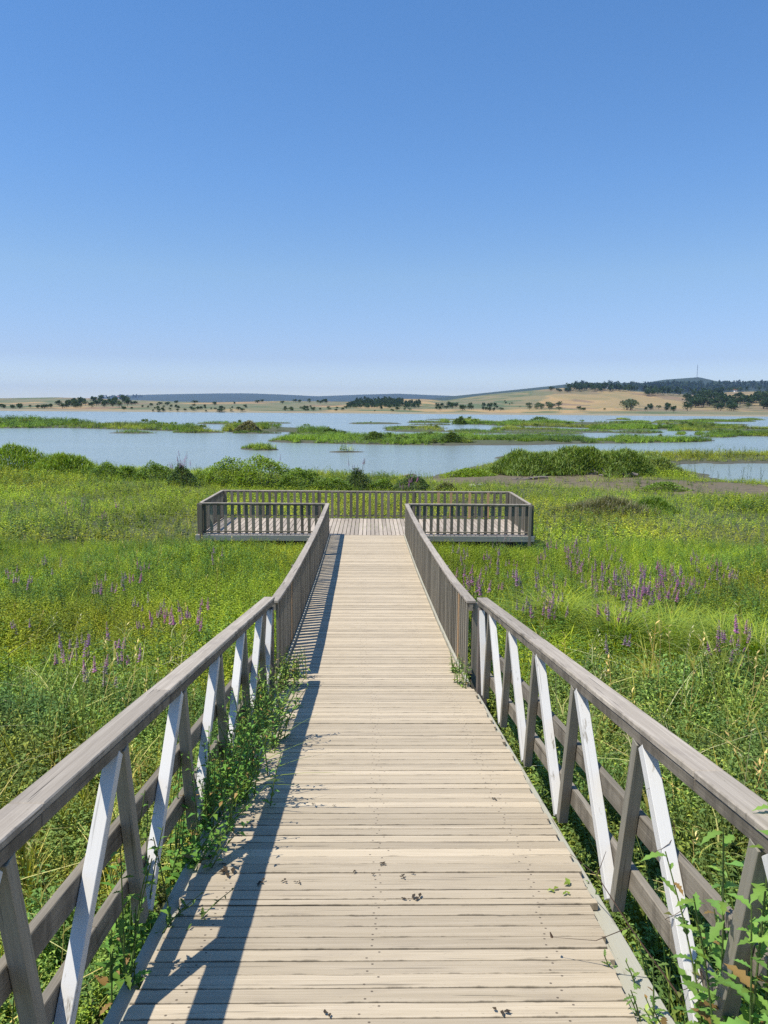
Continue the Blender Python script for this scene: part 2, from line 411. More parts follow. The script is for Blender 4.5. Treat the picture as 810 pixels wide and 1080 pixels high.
l_.new(w1, b_.inputs['Height']); l_.new(b_.outputs[0], p_.inputs['Normal'])
wv_ = np.array([[-900,25,WATER],[900,25,WATER],[900,500,WATER],[-900,500,WATER]])
water = link(bpy.data.objects.new("water", np_mesh("water", wv_, [[0,1,2,3]], None, [M_WATER])))
tag(water, kind="structure", label="pale blue lake water between the marsh islands")

# ------------------------------------------------------------------ boardwalk geometry
FY = [6.72, 8.5, 10.05, 11.25, 13.1, 15.5, 18.05]; FZ = [-2.545, -2.70, -2.79, -2.84, -2.93, -2.99, -3.03]
def dz(y): return float(np.interp(y, FY, FZ))
def cx(y): return float(np.interp(y, [6.7, 18.05], [0.035, -0.067]))
PX0, PX1, PY0, PY1, PZ = -4.0, 3.82, 18.05, 20.78, -3.03

bw = empty("boardwalk", (0.06, 6.7, -3.1), "long pale plank boardwalk running down from the foreground to the platform", "boardwalk")
mb = MB()
D = -1.2
while D < 7.06:
    w = 0.078 + random.uniform(-.003, .003)
    if random.random() < .05: w *= 0.62
    h = 1.61 + random.uniform(-.002, .002); tw = random.uniform(-.002, .002); sk = random.uniform(-.003, .003)
    x0 = -0.77 + random.uniform(-.015, .012); x1 = float(np.interp(D,[2.3,2.9,3.2],[.87,.90,.955])) + random.uniform(-.02, .008)
    g = random.choice((.003, .005, .007, .009)); a = D+g/2; b = D+w-g/2; t = 0.03
    mb.hexa([rp(x0,a,h+t), rp(x0,b,h+t), rp(x1,b+sk,h+t), rp(x1,a+sk,h+t), rp(x0,a,h), rp(x0,b,h), rp(x1,b+sk,h+tw), rp(x1,a+sk,h+tw)], 1.64, w, .03)
    D += w
y = rp(0, D, 1.61).y + .002
while y < PY0-0.02:
    w = min(0.078 + random.uniform(-.003, .003), PY0-0.004-y)
    g = random.choice((.003, .006, .009)) if random.random() > .07 else .012
    a = y+g/2; b = y+w-g/2; za, zb = dz(a), dz(b); c = cx(y); j = random.uniform(-.0015, .0015)
    x0 = c-0.87; x1 = c+0.87; t = 0.03
    o = (random.random()*50, random.random()*50, random.random()*50)
    mb.hexa([(x0,a,za-t+j),(x0,b,zb-t+j),(x1,b,zb-t+j),(x1,a,za-t+j),(x0,a,za+j),(x0,b,zb+j),(x1,b,zb+j),(x1,a,za+j)], 1.74, w, .03)
    y += w
mb.build("deck_boards", M_DECK, bw, bevel=0.0012)
for sx in (-1, 1):
    k = MB(); x0, x1 = (0.83, 0.995) if sx > 0 else (-0.85, -0.73)
    xc = (x0+x1)/2
    for D0, D1 in ((-1.2, 1.9), (1.905, 4.6), (4.605, 7.03)):
        k.bar(rp(xc, D0, 1.694), rp(xc, D1, 1.694), x1-x0, 0.10, up=(0,SP,CP))
    k.build("kerb_beam", M_KERB, bw, bevel=0.003)
    k = MB(); ys = np.linspace(6.8, PY0-0.01, 9)
    for y0, y1 in zip(ys[:-1], ys[1:]):
        X0 = cx(y0)+sx*0.885; X1 = cx(y1)+sx*0.885
        k.bar((X0, y0, dz(y0)+0.0), (X1, y1-.004, dz(y1)+0.0), 0.025, 0.07)
    k.build("kerb_beam", M_KERB, bw, bevel=0.002)
    k = MB(); xo = 0.70 if sx > 0 else -0.62
    k.bar(rp(xo, -1.2, 1.74), rp(xo, 6.95, 1.74), 0.06, 0.18, up=(0,SP,CP))
    ys2 = np.linspace(6.9, PY0-0.06, 6)
    for y0, y1 in zip(ys2[:-1], ys2[1:]): k.bar((sx*0.6, y0, dz(y0)-.13), (sx*0.6, y1, dz(y1)-.13), 0.06, 0.16)
    k.build("joist", M_RAIL, bw)
    for D0 in (0.5, 2.5, 4.6, 6.5):
        P = rp(xo, D0, 1.7); k = MB(); k.bar((P.x+sx*.08, P.y, hz(P.x, P.y)-.4), (P.x+sx*.08, P.y, P.z-.05), 0.1, 0.1, up=(0,1,0)); k.build("support_post", M_POST, bw)
    for y0 in (9.5, 12.3, 15.2):
        k = MB(); k.bar((sx*.7, y0, hz(sx*.7, y0)-.4), (sx*.7, y0, dz(y0)-.05), 0.1, 0.1, up=(0,1,0)); k.build("support_post", M_POST, bw)

# ---- near railings with slanted struts
NUP = (0, SP, CP)
def near_rail(sx, label, D_first):
    xin = 0.98 if sx > 0 else -0.86
    xc = xin + sx*0.048
    base = rp(xc, 6.9, 1.62)
    t = empty("braced_railing", base, label, "railing", "slant strutted railings of the sloping walk")
    k = MB(); cuts = [-1.2, 0.4, 2.05, 3.35, 5.05, 6.99] if sx < 0 else [-1.2, .9, 2.3, 4.7, 6.99]
    for a, b in zip(cuts[:-1], cuts[1:]):
        k.bar(rp(xc+random.uniform(-.002,.002), a+.002, 0.787), rp(xc+random.uniform(-.002,.002), b-.002, 0.787), 0.097, 0.024, up=NUP)
    k.build("top_rail", M_CAP, t, bevel=0.004)
    k = MB()
    for a, b in zip(cuts[:-1], cuts[1:]):
        k.bar(rp(xc-sx*.002, a+.003, 0.8215), rp(xc-sx*.002, b-.003, 0.8215), 0.085, 0.041, up=NUP)
    k.build("rail_beam", M_BEAM, t, bevel=0.003)
    xb = xin + sx*0.026
    for i in range(-4, 5):
        Db = D_first + 0.88*i
        if Db > 6.75: continue
        e = 0.842; hb = 1.595
        k = MB(); k.bar(rp(xb, Db+.0, hb), rp(xb, Db-0.27, e), 0.048, 0.048, up=(sx, 0, 0)); k.build("strut", M_STRUT, t, bevel=0.002)
        k = MB(); k.bar(rp(xb, Db-0.88+.062, hb), rp(xb, Db-0.27-.058, e), 0.048, 0.048, up=(sx, 0, 0)); k.build("strut", M_BRACE, t, bevel=0.002)
    Db = D_first + 0.88*4
    k = MB(); k.bar(rp(xb, Db+.062, 1.595), rp(xb, 6.86, 0.88), 0.048, 0.048, up=(sx,0,0)); k.build("strut", M_BRACE, t, bevel=0.002)
    for h in (1.195, 1.445):
        k = MB(); xr = xin + sx*0.068
        for a, b in ((-1.2, 2.6), (2.605, 6.9)): k.bar(rp(xr, a, h), rp(xr, b, h), 0.032, 0.09, up=NUP)
        k.build("lower_rail", M_RAIL, t, bevel=0.003)
    P = rp(xin+sx*0.045, 6.97, 1.65); Q = rp(xin+sx*.045, 6.97, 0.853)
    k = MB(); k.bar((P.x, P.y+.02, P.z-.3), (P.x, P.y+.02, Q.z), 0.09, 0.09, up=(0,1,0)); k.build("post", M_POST, t, bevel=0.004)
    return t
near_rail(-1, "strutted wooden handrail left of the sloping walk, casting a long shadow onto the boards", 3.02)
near_rail(1, "strutted wooden handrail right of the sloping walk, its bright struts in full sun", 3.09)

# ---- slatted railings
def slat_rail(name, pts, label, cat, group, seg=1.25, pitch=0.157, sw=0.088, posts=True, new=(), cap_w=0.10, H=0.76, first=0.0, inward=(1,0,0), bh=.068):
    """pts: function s in [0,1] -> deck point; total length L"""
    f, L = pts; base = f(0.5)
    t = empty(name, base, label, cat, group)
    n = max(1, round(L/seg)); k = MB(); k2 = MB(); k3 = MB()
    for i in range(n):
        a = Vector(f(i/n)); b = Vector(f((i+1)/n)); d = (b-a).normalized()*.002; j = random.uniform(-.003,.003)
        up = Vector((0,0,1))
        k.bar(a+up*(H-.013+j)+d, b+up*(H-.013+j)-d, cap_w, 0.026)
        k2.bar(a+up*(H-.028-bh/2)+d, b+up*(H-.028-bh/2)-d, 0.034, bh)
        k3.bar(a+up*.075+d, b+up*.075-d, 0.034, bh*.85)
    k.build("top_rail", M_CAP, t, bevel=0.003); k2.build("rail_beam", M_RAIL, t); k3.build("bottom_rail", M_KERB if cat == "x" else M_RAIL, t)
    ns = int(L/pitch); inw = Vector(inward)
    for i in range(ns):
        s = (i+.5)/ns; a = Vector(f(max(0,s-.001))); b = Vector(f(min(1,s+.001))); d = (b-a).normalized(); c = Vector(f(s)) + inw*0.028
        side = d
        k = MB(); w = sw*random.uniform(.93,1.05); lean = side*random.uniform(-.004,.004)
        k.bar(c+Vector((0,0,0.03)), c+Vector((0,0,H-.029))+lean, w, 0.02, up=inw)
        k.build("slat", M_NEW if i in new else M_SLAT, t)
    if posts:
        m = max(1, round(L/2.5))
        for i in range(m+1):
            if i == 0 and first > 0: continue
            c = Vector(f(min(.994, max(.006, i/m)))) - inw*0.052
            k = MB(); k.bar(c+Vector((0,0,-.25)), c+Vector((0,0,H-.03)), 0.07, 0.07, up=(0,1,0)); k.build("post", M_SLAT, t, bevel=0.003)
    return t
def walk_f(sx):
    def f(s):
        y = 7.08 + (PY0-7.08)*s
        return (cx(y)+sx*0.935, y, dz(y))
    return f
slat_rail("slatted_railing", (walk_f(-1), 10.97), "long slatted railing on the left of the level walk, lattice shadow at its foot", "railing",
          "slatted railings of the level walk", seg=1.2, pitch=0.150, new=(9,), inward=(1,0,0), cap_w=0.09)
slat_rail("slatted_railing", (walk_f(1), 10.97), "long slatted railing on the right of the level walk, beside the purple flowers", "railing",
          "slatted railings of the level walk", seg=1.2, pitch=0.150, new=(4,), inward=(-1,0,0), cap_w=0.09)

# ---- platform
pf = empty("viewing_platform", (-0.09, 19.4, -3.4), "wide grey wooden viewing platform at the far end of the boardwalk", "platform")
mb = MB(); x = PX0-.08
while x < PX1+.08:
    w = 0.1*random.uniform(.96,1.04); j = random.uniform(-.002,.002)
    for (ya, yb) in ((PY0-.05, PY0+1.35), (PY0+1.356, PY1+.06)) if random.random() < .5 else ((PY0-.05, PY1+.06),):
        if abs(x-cx(PY0)) < 1.0 and ya < PY0: ya = PY0+.004
        mb.bar((x+w/2, ya, PZ-.015+j), (x+w/2, yb, PZ-.015+j), w-.014, 0.03)
    x += w
mb.build("deck_boards", M_PLAT, pf)
for (a, b, e) in (((PX0-.12, PY0-.07), (cx(PY0)-.98, PY0-.07), 1), ((cx(PY0)+.98, PY0-.07), (PX1+.1, PY0-.07), 1), ((PX0-.1, PY0-.05), (PX0-.1, PY1+.05), 0), ((PX1+.1, PY0-.05), (PX1+.1, PY1+.05), 0), ((PX0-.1, PY1+.08), (PX1+.1, PY1+.08), 0)):
    k = MB(); k.bar((a[0], a[1], PZ-.07), (b[0], b[1], PZ-.07), 0.03, 0.13); k.build("fascia_board", M_FASC, pf, bevel=0.003)
for xx in (-3.7, -1.9, 1.8, 3.5):
    for yy in (PY0+.15, PY1-.15):
        k = MB(); k.bar((xx, yy, hz(xx, yy)-.4), (xx, yy, PZ-.035), 0.12, 0.12, up=(0,1,0)); k.build("support_post", M_POST, pf)
def lf(a, b): 
    a = Vector((*a, PZ)); b = Vector((*b, PZ)); return (lambda s: a.lerp(b, s)), (b-a).length
G5 = "slatted railings round the viewing platform"
slat_rail("platform_railing", lf((PX0, PY0), (cx(PY0)-.96, PY0)), "front slatted railing of the platform, left of the walk", "railing", G5, seg=3, pitch=.16, sw=.072, cap_w=.07, bh=.03, inward=(0,1,0))
slat_rail("platform_railing", lf((cx(PY0)+.96, PY0), (PX1, PY0)), "front slatted railing of the platform, right of the walk", "railing", G5, seg=3, pitch=.16, sw=.072, cap_w=.07, bh=.03, inward=(0,1,0))
slat_rail("platform_railing", lf((PX0, PY0+.04), (PX0, PY1-.04)), "short slatted side railing closing the left end of the platform", "railing", G5, seg=3, pitch=.16, sw=.072, cap_w=.07, bh=.03, inward=(1,0,0))
slat_rail("platform_railing", lf((PX1, PY0+.04), (PX1, PY1-.04)), "short slatted side railing closing the right end of the platform", "railing", G5, seg=3, pitch=.16, sw=.072, cap_w=.07, bh=.03, inward=(-1,0,0))
slat_rail("platform_railing", lf((PX0, PY1), (PX1, PY1)), "long back railing of the platform facing the lake, some slats newer and orange", "railing", G5, seg=3, pitch=.168, sw=.072, cap_w=.07, bh=.03, inward=(0,-1,0), new=(34,36,39,42))

# ------------------------------------------------------------------ plant prototypes
class PB:
    def __init__(s): s.v = []; s.f = []; s.c = []
    def strip(s, mid, wid, side, c, tipc=None):
        """leaf or blade along points mid with half widths wid; side unit vectors"""
        b = len(s.v); n = len(mid)
        for i in range(n):
            cc = c if tipc is None else [c[j]+(tipc[j]-c[j])*i/(n-1) for j in range(3)]
            w = wid[i]
            s.v.append(mid[i]-side*w); s.v.append(mid[i]+side*w); s.c += [cc, cc]
            if i: 
                q = b+2*i
                s.f.append((q-2, q-1, q+1)); s.f.append((q-2, q+1, q))
    def leaf(s, p, d, L, W, droop, c):
        d = d/np.linalg.norm(d); side = np.cross(d, (0,0,1.)); side = side/(np.linalg.norm(side)+1e-6)
        nrm = np.cross(side, d)
        m = p+d*L*.45+nrm*L*.04; tip = p+d*L+np.array((0,0,-droop*L))
        b = len(s.v); s.v += [p, m-side*W+nrm*W*.35, m+side*W+nrm*W*.35, tip, m]; s.c += [c]*5
        s.f += [(b, b+4, b+1), (b, b+2, b+4), (b+1, b+4, b+3), (b+4, b+2, b+3)]
    def leaf2(s, p, d, L, W, droop, c):
        d = d/np.linalg.norm(d); side = np.cross(d, (0,0,1.)); side = side/(np.linalg.norm(side)+1e-6)
        m = p+d*L*.45; tip = p+d*L+np.array((0,0,-droop*L))
        b = len(s.v); s.v += [p, m-side*W, m+side*W, tip]; s.c += [c]*4
        s.f += [(b, b+2, b+1), (b+1, b+2, b+3)]
    def tube(s, pts, r, c, n=4, r1=None):
        b = len(s.v); m = len(pts); r1 = r if r1 is None else r1
        for i, p in enumerate(pts):
            rr = r+(r1-r)*i/(m-1)
            for k in range(n):
                a = 2*math.pi*k/n; s.v.append(np.array(p)+np.array((math.cos(a)*rr, math.sin(a)*rr, 0))); s.c.append(c)
        for i in range(m-1):
            for k in range(n):
                q = b+i*n; k2 = (k+1) % n
                s.f += [(q+k, q+k2, q+n+k2), (q+k, q+n+k2, q+n+k)]
    def arr(s): return np.array(s.v, float), np.array(s.f, np.int32), np.array(s.c, float)

def rc(c, v=0.18):
    k = 1+random.uniform(-v, v); h = random.uniform(-v, v)*.4
    return np.array((c[0]*k*(1+h), c[1]*k, c[2]*k*(1-h)))
LIME = (0.20,0.27,0.035); GREEN = (0.085,0.155,0.03); DEEP = (0.045,0.095,0.03); OLIVE = (0.16,0.17,0.045); STRAW = (0.40,0.34,0.15); BLUEG = (0.10,0.16,0.075); BROWN = (0.16,0.11,0.06)

def blade_at(pb, p, h, w, lean, az, c, seg=3, tipc=None, side=None):
    d = np.array((math.cos(az), math.sin(az), 0.)); sd = np.array((-d[1], d[0], 0.)) if side is None else side
    mid = []; wid = []
    for i in range(seg+1):
        t = i/seg; mid.append(p + np.array((0,0,1.))*h*(t-0.35*lean*t*t) + d*h*lean*t*t); wid.append(w*(1-t**1.6)*.5+.0004)
    pb.strip(mid, wid, sd, c, tipc)
def tuft(n=10, h=.4, w=.009, spread=.06, lean=.5, c=LIME, seg=2, var=.2):
    pb = PB()
    for i in range(n):
        a = random.uniform(0, 6.28); rr = spread*random.random()**.5
        blade_at(pb, np.array((math.cos(a)*rr, math.sin(a)*rr, 0)), h*random.uniform(.55,1.1), w*random.uniform(.7,1.3), lean*random.uniform(.3,1.3), random.uniform(0,6.28), rc(c, var), seg)
    return pb.arr()
def herb(stems=3, h=.45, L=.06, W=.010, nl=12, c=GREEN, spread=.07, stem_c=None, fine=True, up=.5, branch=0):
    pb = PB()
    for s_ in range(stems):
        a = random.uniform(0, 6.28); rr = spread*random.random()**.5
        p = np.array((math.cos(a)*rr, math.sin(a)*rr, 0.)); hh = h*random.uniform(.7,1.1)
        tilt = np.array((random.uniform(-.25,.25), random.uniform(-.25,.25), 1.)); top = p+tilt*hh
        sc_ = rc(stem_c or c, .15)
        pb.tube([p, (p+top)/2+np.array((random.uniform(-.02,.02),0,0)), top], .0035, sc_, 3, .0015)
        cc = rc(c, .2)
        for i in range(nl):
            t = (i+.5+random.random()*.5)/(nl+.5); q = p+(top-p)*t; az = i*2.4+random.uniform(-.4,.4)
            d = np.array((math.cos(az), math.sin(az), up+random.uniform(-.35,.35)))
            sz = (1.1-.55*t)*random.uniform(.75,1.2)
            (pb.leaf if fine else pb.leaf2)(q, d, L*sz, W*sz, random.uniform(.05,.35), rc(cc, .15))
    return pb.arr()
def ferny(h=.5, n=16, c=LIME, L=.05, W=.006, stems=4, spread=.09):
    return herb(stems, h, L, W, n, c, spread, None, False, .7)
def stalk(h=1.0, c=STRAW, nb=5, leaf_c=OLIVE):
    pb = PB(); lean = np.array((random.uniform(-.2,.2), random.uniform(-.2,.2), 1.))
    pts = [lean*h*t+np.array((0.06*math.sin(t*3),0,0))*h for t in (0,.33,.66,1)]
    pb.tube(pts, .004, rc(c,.1), 3, .002)
    for i in range(nb):
        t = .3+.65*random.random(); q = lean*h*t; az = random.uniform(0,6.28)
        blade_at(pb, q, .22*h, .012, 1.2, az, rc(leaf_c,.2), 3)
    for i in range(5):
        q = lean*h*(.86+.035*i); az = random.uniform(0,6.28); pb.leaf2(q, np.array((math.cos(az),math.sin(az),.9)), .05, .007, .1, rc(c,.15))
    return pb.arr()
def archer(h=.8, c=STRAW):
    pb = PB()
    for i in range(3):
        az = random.uniform(0,6.28); blade_at(pb, np.zeros(3), h*random.uniform(.7,1.1), .012, random.uniform(.9,1.5), az, rc(c,.15), 6)
    return pb.arr()
def reed(h=1.2, c=GREEN, n=3, nl=7):
    pb = PB()
    for i in range(n):
        x = random.uniform(-.1,.1); y_ = random.uniform(-.1,.1); hh = h*random.uniform(.7,1.1)
        tl = np.array((random.uniform(-.12,.12), random.uniform(-.12,.12), 1.)); p = np.array((x,y_,0.)); sc_ = rc(c,.15)
        pb.tube([p, p+tl*hh], .005, sc_, 3, .002)
        for k in range(nl):
            t = .25+.72*k/nl; az = random.uniform(0,6.28)
            blade_at(pb, p+tl*hh*t, .26*h, .022, random.uniform(.5,1.3), az, rc(c,.2), 3)
    return pb.arr()
def cattail(h=1.3):
    pb = PB()
    for i in range(9):
        blade_at(pb, np.array((random.uniform(-.06,.06), random.uniform(-.06,.06), 0)), h*random.uniform(.6,1), .016, random.uniform(.05,.35), random.uniform(0,6.28), rc((.17,.21,.05),.2), 3)
    return pb.arr()

def scatter(protos, X, Y, Z, S, pick, tint=None, tiltv=.12):
    """protos: list of (V,F,C); returns merged arrays"""
    Vs = []; Fs = []; Cs = []; base = 0
    for k, (v, f, c) in enumerate(protos):
        m = np.nonzero(pick == k)[0]
        if not len(m): continue
        n = len(m); az = RNG.uniform(0, 2*np.pi, n); ca, sa = np.cos(az)[:,None], np.sin(az)[:,None]
        s = S[m][:,None]; tx_ = RNG.normal(0, tiltv, n)[:,None]; ty_ = RNG.normal(0, tiltv, n)[:,None]
        vx = (v[None,:,0]*ca - v[None,:,1]*sa + v[None,:,2]*tx_)*s + X[m][:,None]
        vy = (v[None,:,0]*sa + v[None,:,1]*ca + v[None,:,2]*ty_)*s + Y[m][:,None]
        vz = v[None,:,2]*s + Z[m][:,None]
        VV = np.stack([vx, vy, vz], -1).reshape(-1, 3)
        FF = (f[None] + (np.arange(n)*len(v))[:,None,None]).reshape(-1, 3) + base
        CC = np.broadcast_to(c[None], (n,)+c.shape)
        if tint is not None: CC = CC*tint[m][:,None,:]
        Vs.append(VV); Fs.append(FF); Cs.append(CC.reshape(-1,3)); base += len(VV)
    return np.concatenate(Vs), np.concatenate(Fs), np.clip(np.concatenate(Cs), 0, .9)

def jitter_grid(x0, x1, y0, y1, s, umax=0.66, pad=3.0):
    nx = int((x1-x0)/s); ny = int((y1-y0)/s)
    gx, gy = np.meshgrid(np.arange(nx), np.arange(ny))
    x = x0+(gx.ravel()+RNG.random(nx*ny))*s; y = y0+(gy.ravel()+RNG.random(nx*ny))*s
    m = (np.abs(x) < umax*np.maximum(y,0)+pad)
    return x[m], y[m]
def clear_walk(x, y, m=1.13):
    a = ~((np.abs(x-np.interp(y,[0,7,18],[.06,.04,-.07])) < m) & (y < PY0+.2))
    b = ~((x > PX0-.12) & (x < PX1+.12) & (y > PY0-.1) & (y < PY1+.14))
    return a & b

def stuff(name, arrs, label, mat=M_LEAF, cat=None):
    V, Fc, C = arrs
    o = link(bpy.data.objects.new(name, np_mesh(name, V, Fc, C, [mat])))
    tag(o, label, cat or "vegetation", None, "stuff")
    print("VEG", name, len(Fc)); return o

# --- near field, 0.5 .. 7.5 m
protoN = [herb(4,.44,.072,.0135,16,(.10,.175,.05),up=.1) for _ in range(5)] + [herb(4,.42,.055,.011,16,(.19,.27,.06),up=.1) for _ in range(4)] \
       + [tuft(9,.42,.009,.07,.9,(.26,.32,.05),3) for _ in range(3)] + [tuft(8,.55,.010,.06,.5,(.34,.34,.09),3) for _ in range(2)] \
       + [stalk(.8) for _ in range(3)] + [archer(.7,(.42,.42,.18)) for _ in range(2)] + [cattail(.8) for _ in range(2)] + [herb(5,.30,.040,.012,13,(.25,.33,.05),up=.1) for _ in range(3)]
def choose(n, w): 
    w = np.array(w, float); return RNG.choice(len(w), n, p=w/w.sum())
def mixpick(x, y, W1, W2, seed, f=.5):
    """two weight lists blended by patch noise"""
    n = len(x); k = fbm(x*f, y*f, seed) + RNG.normal(0,.05,n); a = choose(n, W1); b = choose(n, W2)
    return np.where(k > .5, a, b)
x, y = jitter_grid(-9, 9, .3, 7.5, .066, .66, 1.8)
m = clear_walk(x, y, 1.16); x, y = x[m], y[m]
z = height(x, y)
#     dark herb      light herb   tuft        pale tuft stalk       archer   cattail  low bright
WL = [4,4,4,4,4,      2,2,2,2,     .3,.3,.3,   .3,.3,    .12,.12,.12, .15,.15, .1,.1,   1,1,1]
WR = [1.6,1.6,1.6,1.6,1.6, 3,3,3,3, .8,.8,.8,  1,1,      .3,.3,.3,   .25,.25, .7,.7,   1,1,1]
pk = np.where(x < 0, mixpick(x,y,WL,WR,81,.9), mixpick(x,y,WR,WL,82,.6))
s = (.66+.75*fbm(x*.9,y*.9,83))*RNG.uniform(.75,1.2,len(x)); s = np.where(x > 0, s*1.08, s*.92)
edge = np.clip((np.abs(x)-1.1)/1.2, 0, 1); s = s*(.62+.38*edge)
tn = ((0.4+.95*fbm(x*1.3,y*1.3,84))*RNG.uniform(.6,1.45,len(x)))[:,None]*np.array((1.55,1.50,1.35)); dry = np.clip((fbm(x*.6,y*.6,85)-.5)*5,0,.7)[:,None]
tn = tn*(1+dry*np.array((.6,.2,.1)))
stuff("meadow_plants", scatter(protoN, x, y, z, s, pk, tn, .2), "tangle of tall green herbs and grasses close beside the sloping walk")

# --- mid field, 7.5 .. 18
protoM = [herb(5,.34,.065,.0145,12,(.27,.34,.04),.10,fine=False,up=.15) for _ in range(4)] + [ferny(.34,13,(.26,.35,.045),.045,.009,5) for _ in range(4)] \
       + [tuft(9,.36,.012,.11,.9,(.36,.42,.05),2) for _ in range(3)] + [herb(4,.46,.085,.018,12,(.11,.19,.045),.1,fine=False,up=.1) for _ in range(3)] \
       + [stalk(.7,nb=3) for _ in range(2)] + [tuft(12,.46,.011,.1,1.4,(.42,.45,.05),3) for _ in range(2)]
x, y = jitter_grid(-16, 16, 7.5, 18.6, .10, .66, 2)
m = clear_walk(x, y, 1.1); x, y = x[m], y[m]; z = height(x, y)
W1 = [3]*4+[3]*4+[.5]*3+[.5]*3+[.05]*2+[.2]*2; W2 = [3]*4+[1.5]*4+[.6]*3+[2.4]*3+[.2]*2+[.3]*2
W3 = [1.5]*4+[1.5]*4+[.8]*3+[1.5]*3+[.2]*2+[3.0]*2
pk = mixpick(x,y,W1,W2,91,.45); pr = mixpick(x,y,W3,W2,92,.35); pk = np.where((x > 1.5) & (y < 12.5), pr, pk)
s = (.55+.85*fbm(x*.55,y*.55,93))*RNG.uniform(.7,1.25,len(x)); s = s*(1-.25*np.clip((y-9)/9,0,1))
nearw = np.clip((np.abs(x)-1.0)/.8, 0, 1); s = s*(.7+.3*nearw)
tn = ((0.62+.95*fbm(x*.6,y*.6,94))*RNG.uniform(.75,1.3,len(x)))[:,None]*np.array((1.06,1.05,.75)); dry = np.clip((fbm(x*.3,y*.3,95)-.52)*5,0,.6)[:,None]
tn = tn*(1+dry*np.array((.35,.08,.1)))
stuff("meadow_plants", scatter(protoM, x, y, z, s, pk, tn, .2), "fresh yellow green marsh plants filling the meadow either side of the level walk")

# --- far field up to the shore
protoF = [herb(3,.30,.10,.028,8,(.27,.34,.045),.18,fine=False,up=.1) for _ in range(4)] + [ferny(.28,9,(.26,.35,.05),.09,.020,4,.2) for _ in range(4)] \
       + [tuft(8,.34,.026,.18,1.0,(.34,.40,.05),1) for _ in range(3)] + [herb(4,.46,.12,.034,9,(.10,.165,.04),.18,fine=False,up=.1) for _ in range(2)]
x, y = jitter_grid(-50, 62, 18.6, 78, .235, .68, 2)
m = clear_walk(x, y); x, y = x[m], y[m]; z = height(x, y)
mud = mudmask(x, y); wet = z < WATER+.08
m = (~wet) & (RNG.random(len(x)) > mud*(.80+.4*(fbm(x*.35,y*.35,133) > .5))) & (RNG.random(len(x)) < np.clip(1.2-(y-18)/60,.35,1)); x, y, z, mud = x[m], y[m], z[m], mud[m]
pk = mixpick(x,y,[3]*4+[3]*4+[.5]*3+[.3]*2,[3]*4+[1.5]*4+[.5]*3+[2]*2,96,.3)
s = (.5+.9*fbm(x*.28,y*.28,97))*RNG.uniform(.7,1.3,len(x))*(1+(y-18)/90)
low = np.clip((fbm(x*.11,y*.11,99)-.42)*6,0.3,1); s = s*np.where(x > 1, .55+.4*low, .75+.3*low)
tn = ((0.55+1.0*fbm(x*.3,y*.3,98))*RNG.uniform(.8,1.2,len(x)))[:,None]*np.array((1.10,1.06,.75))
tn = tn*(1+np.clip((fbm(x*.2,y*.12,100)-.55)*5,0,.5)[:,None]*np.array((.35,.08,.2)))
stuff("meadow_plants", scatter(protoF, x, y, z, s, pk, tn, .2), "low bright green marsh growth between the platform and the lake shore")

# --- islands
protoI = [tuft(12,.8,.10,.4,.8,(.28,.36,.045),1) for _ in range(4)] + [herb(5,.7,.26,.09,9,(.23,.31,.045),.45,fine=False,up=.1) for _ in range(4)] + [herb(5,.9,.28,.09,9,(.11,.17,.035),.4,fine=False,up=.1) for _ in range(2)]
IL = {"left":"long green reed bank lying across the water at the far left", "mid":"long low green marsh bank across the middle of the lake",
      "leftb":"low green marsh bank right of the left reed bank", "small":"tiny green tuft island left of the long middle bank",
      "bar":"nearly bare thin mud bar in the open water near the centre","upper":"small bushy green island alone in the far lake right of centre","upperb":"broad green marsh island in the far lake right of centre",
      "upperc":"thin green marsh strip between the broad far island and the long bank","upperd":"green marsh island right of the broad far one","righte":"green marsh island cut by the right edge of the photo",
      "centre":"low reed island behind the long middle bank","far":"far thin green sliver in front of the far shore","tips":"scattered reed tips showing above the far water","farright":"farthest thin green strip at the right of the lake"}
slv = []
for nm, P, hh in ISLES:
    x0, y0 = P.min(0)-1; x1, y1 = P.max(0)+1
    sp = .42 if y1 < 130 else .75
    x, y = jitter_grid(x0, x1, y0, y1, sp, .8, 5); z = height(x, y); m = z > WATER+.03
    k = fbm(x*.07, y*.05, 111); m &= (k > .38) & (fbm(x*.3, y*.12, 118) > .30)
    x, y, z, k = x[m], y[m], z[m], k[m]
    if len(x) < 3: continue
    pk = mixpick(x,y,[3]*4+[2]*4+[.4]*2,[1]*4+[2]*4+[3.5]*2,112,.12)
    s = hh*(.12+1.5*fbm(x*.13,y*.06,113)**1.4)*RNG.uniform(.7,1.25,len(x))*(1.25 if y1 > 130 else 1)
    if nm == "left": s *= np.where(x < at(78,449).x, 1.55, .75)
    tn = ((.5+.9*fbm(x*.14,y*.08,114))*RNG.uniform(.75,1.2,len(x)))[:,None]*np.array((.86,.98,.9)); tn = tn*(1+np.clip((fbm(x*.1,y*.05,115)-.56)*5,0,.6)[:,None]*np.array((.8,.15,.4)))
    if nm == "sliver": slv.append((x, y, z-.03, s, pk, tn)); continue
    stuff("island_grass", scatter(protoI, x, y, z-.03, s, pk, tn), IL[nm])
sv = [np.concatenate([q[i] for q in slv]) for i in range(6)]
stuff("island_grass", scatter(protoI, *sv), "many ragged little reed slivers breaking the far open water")

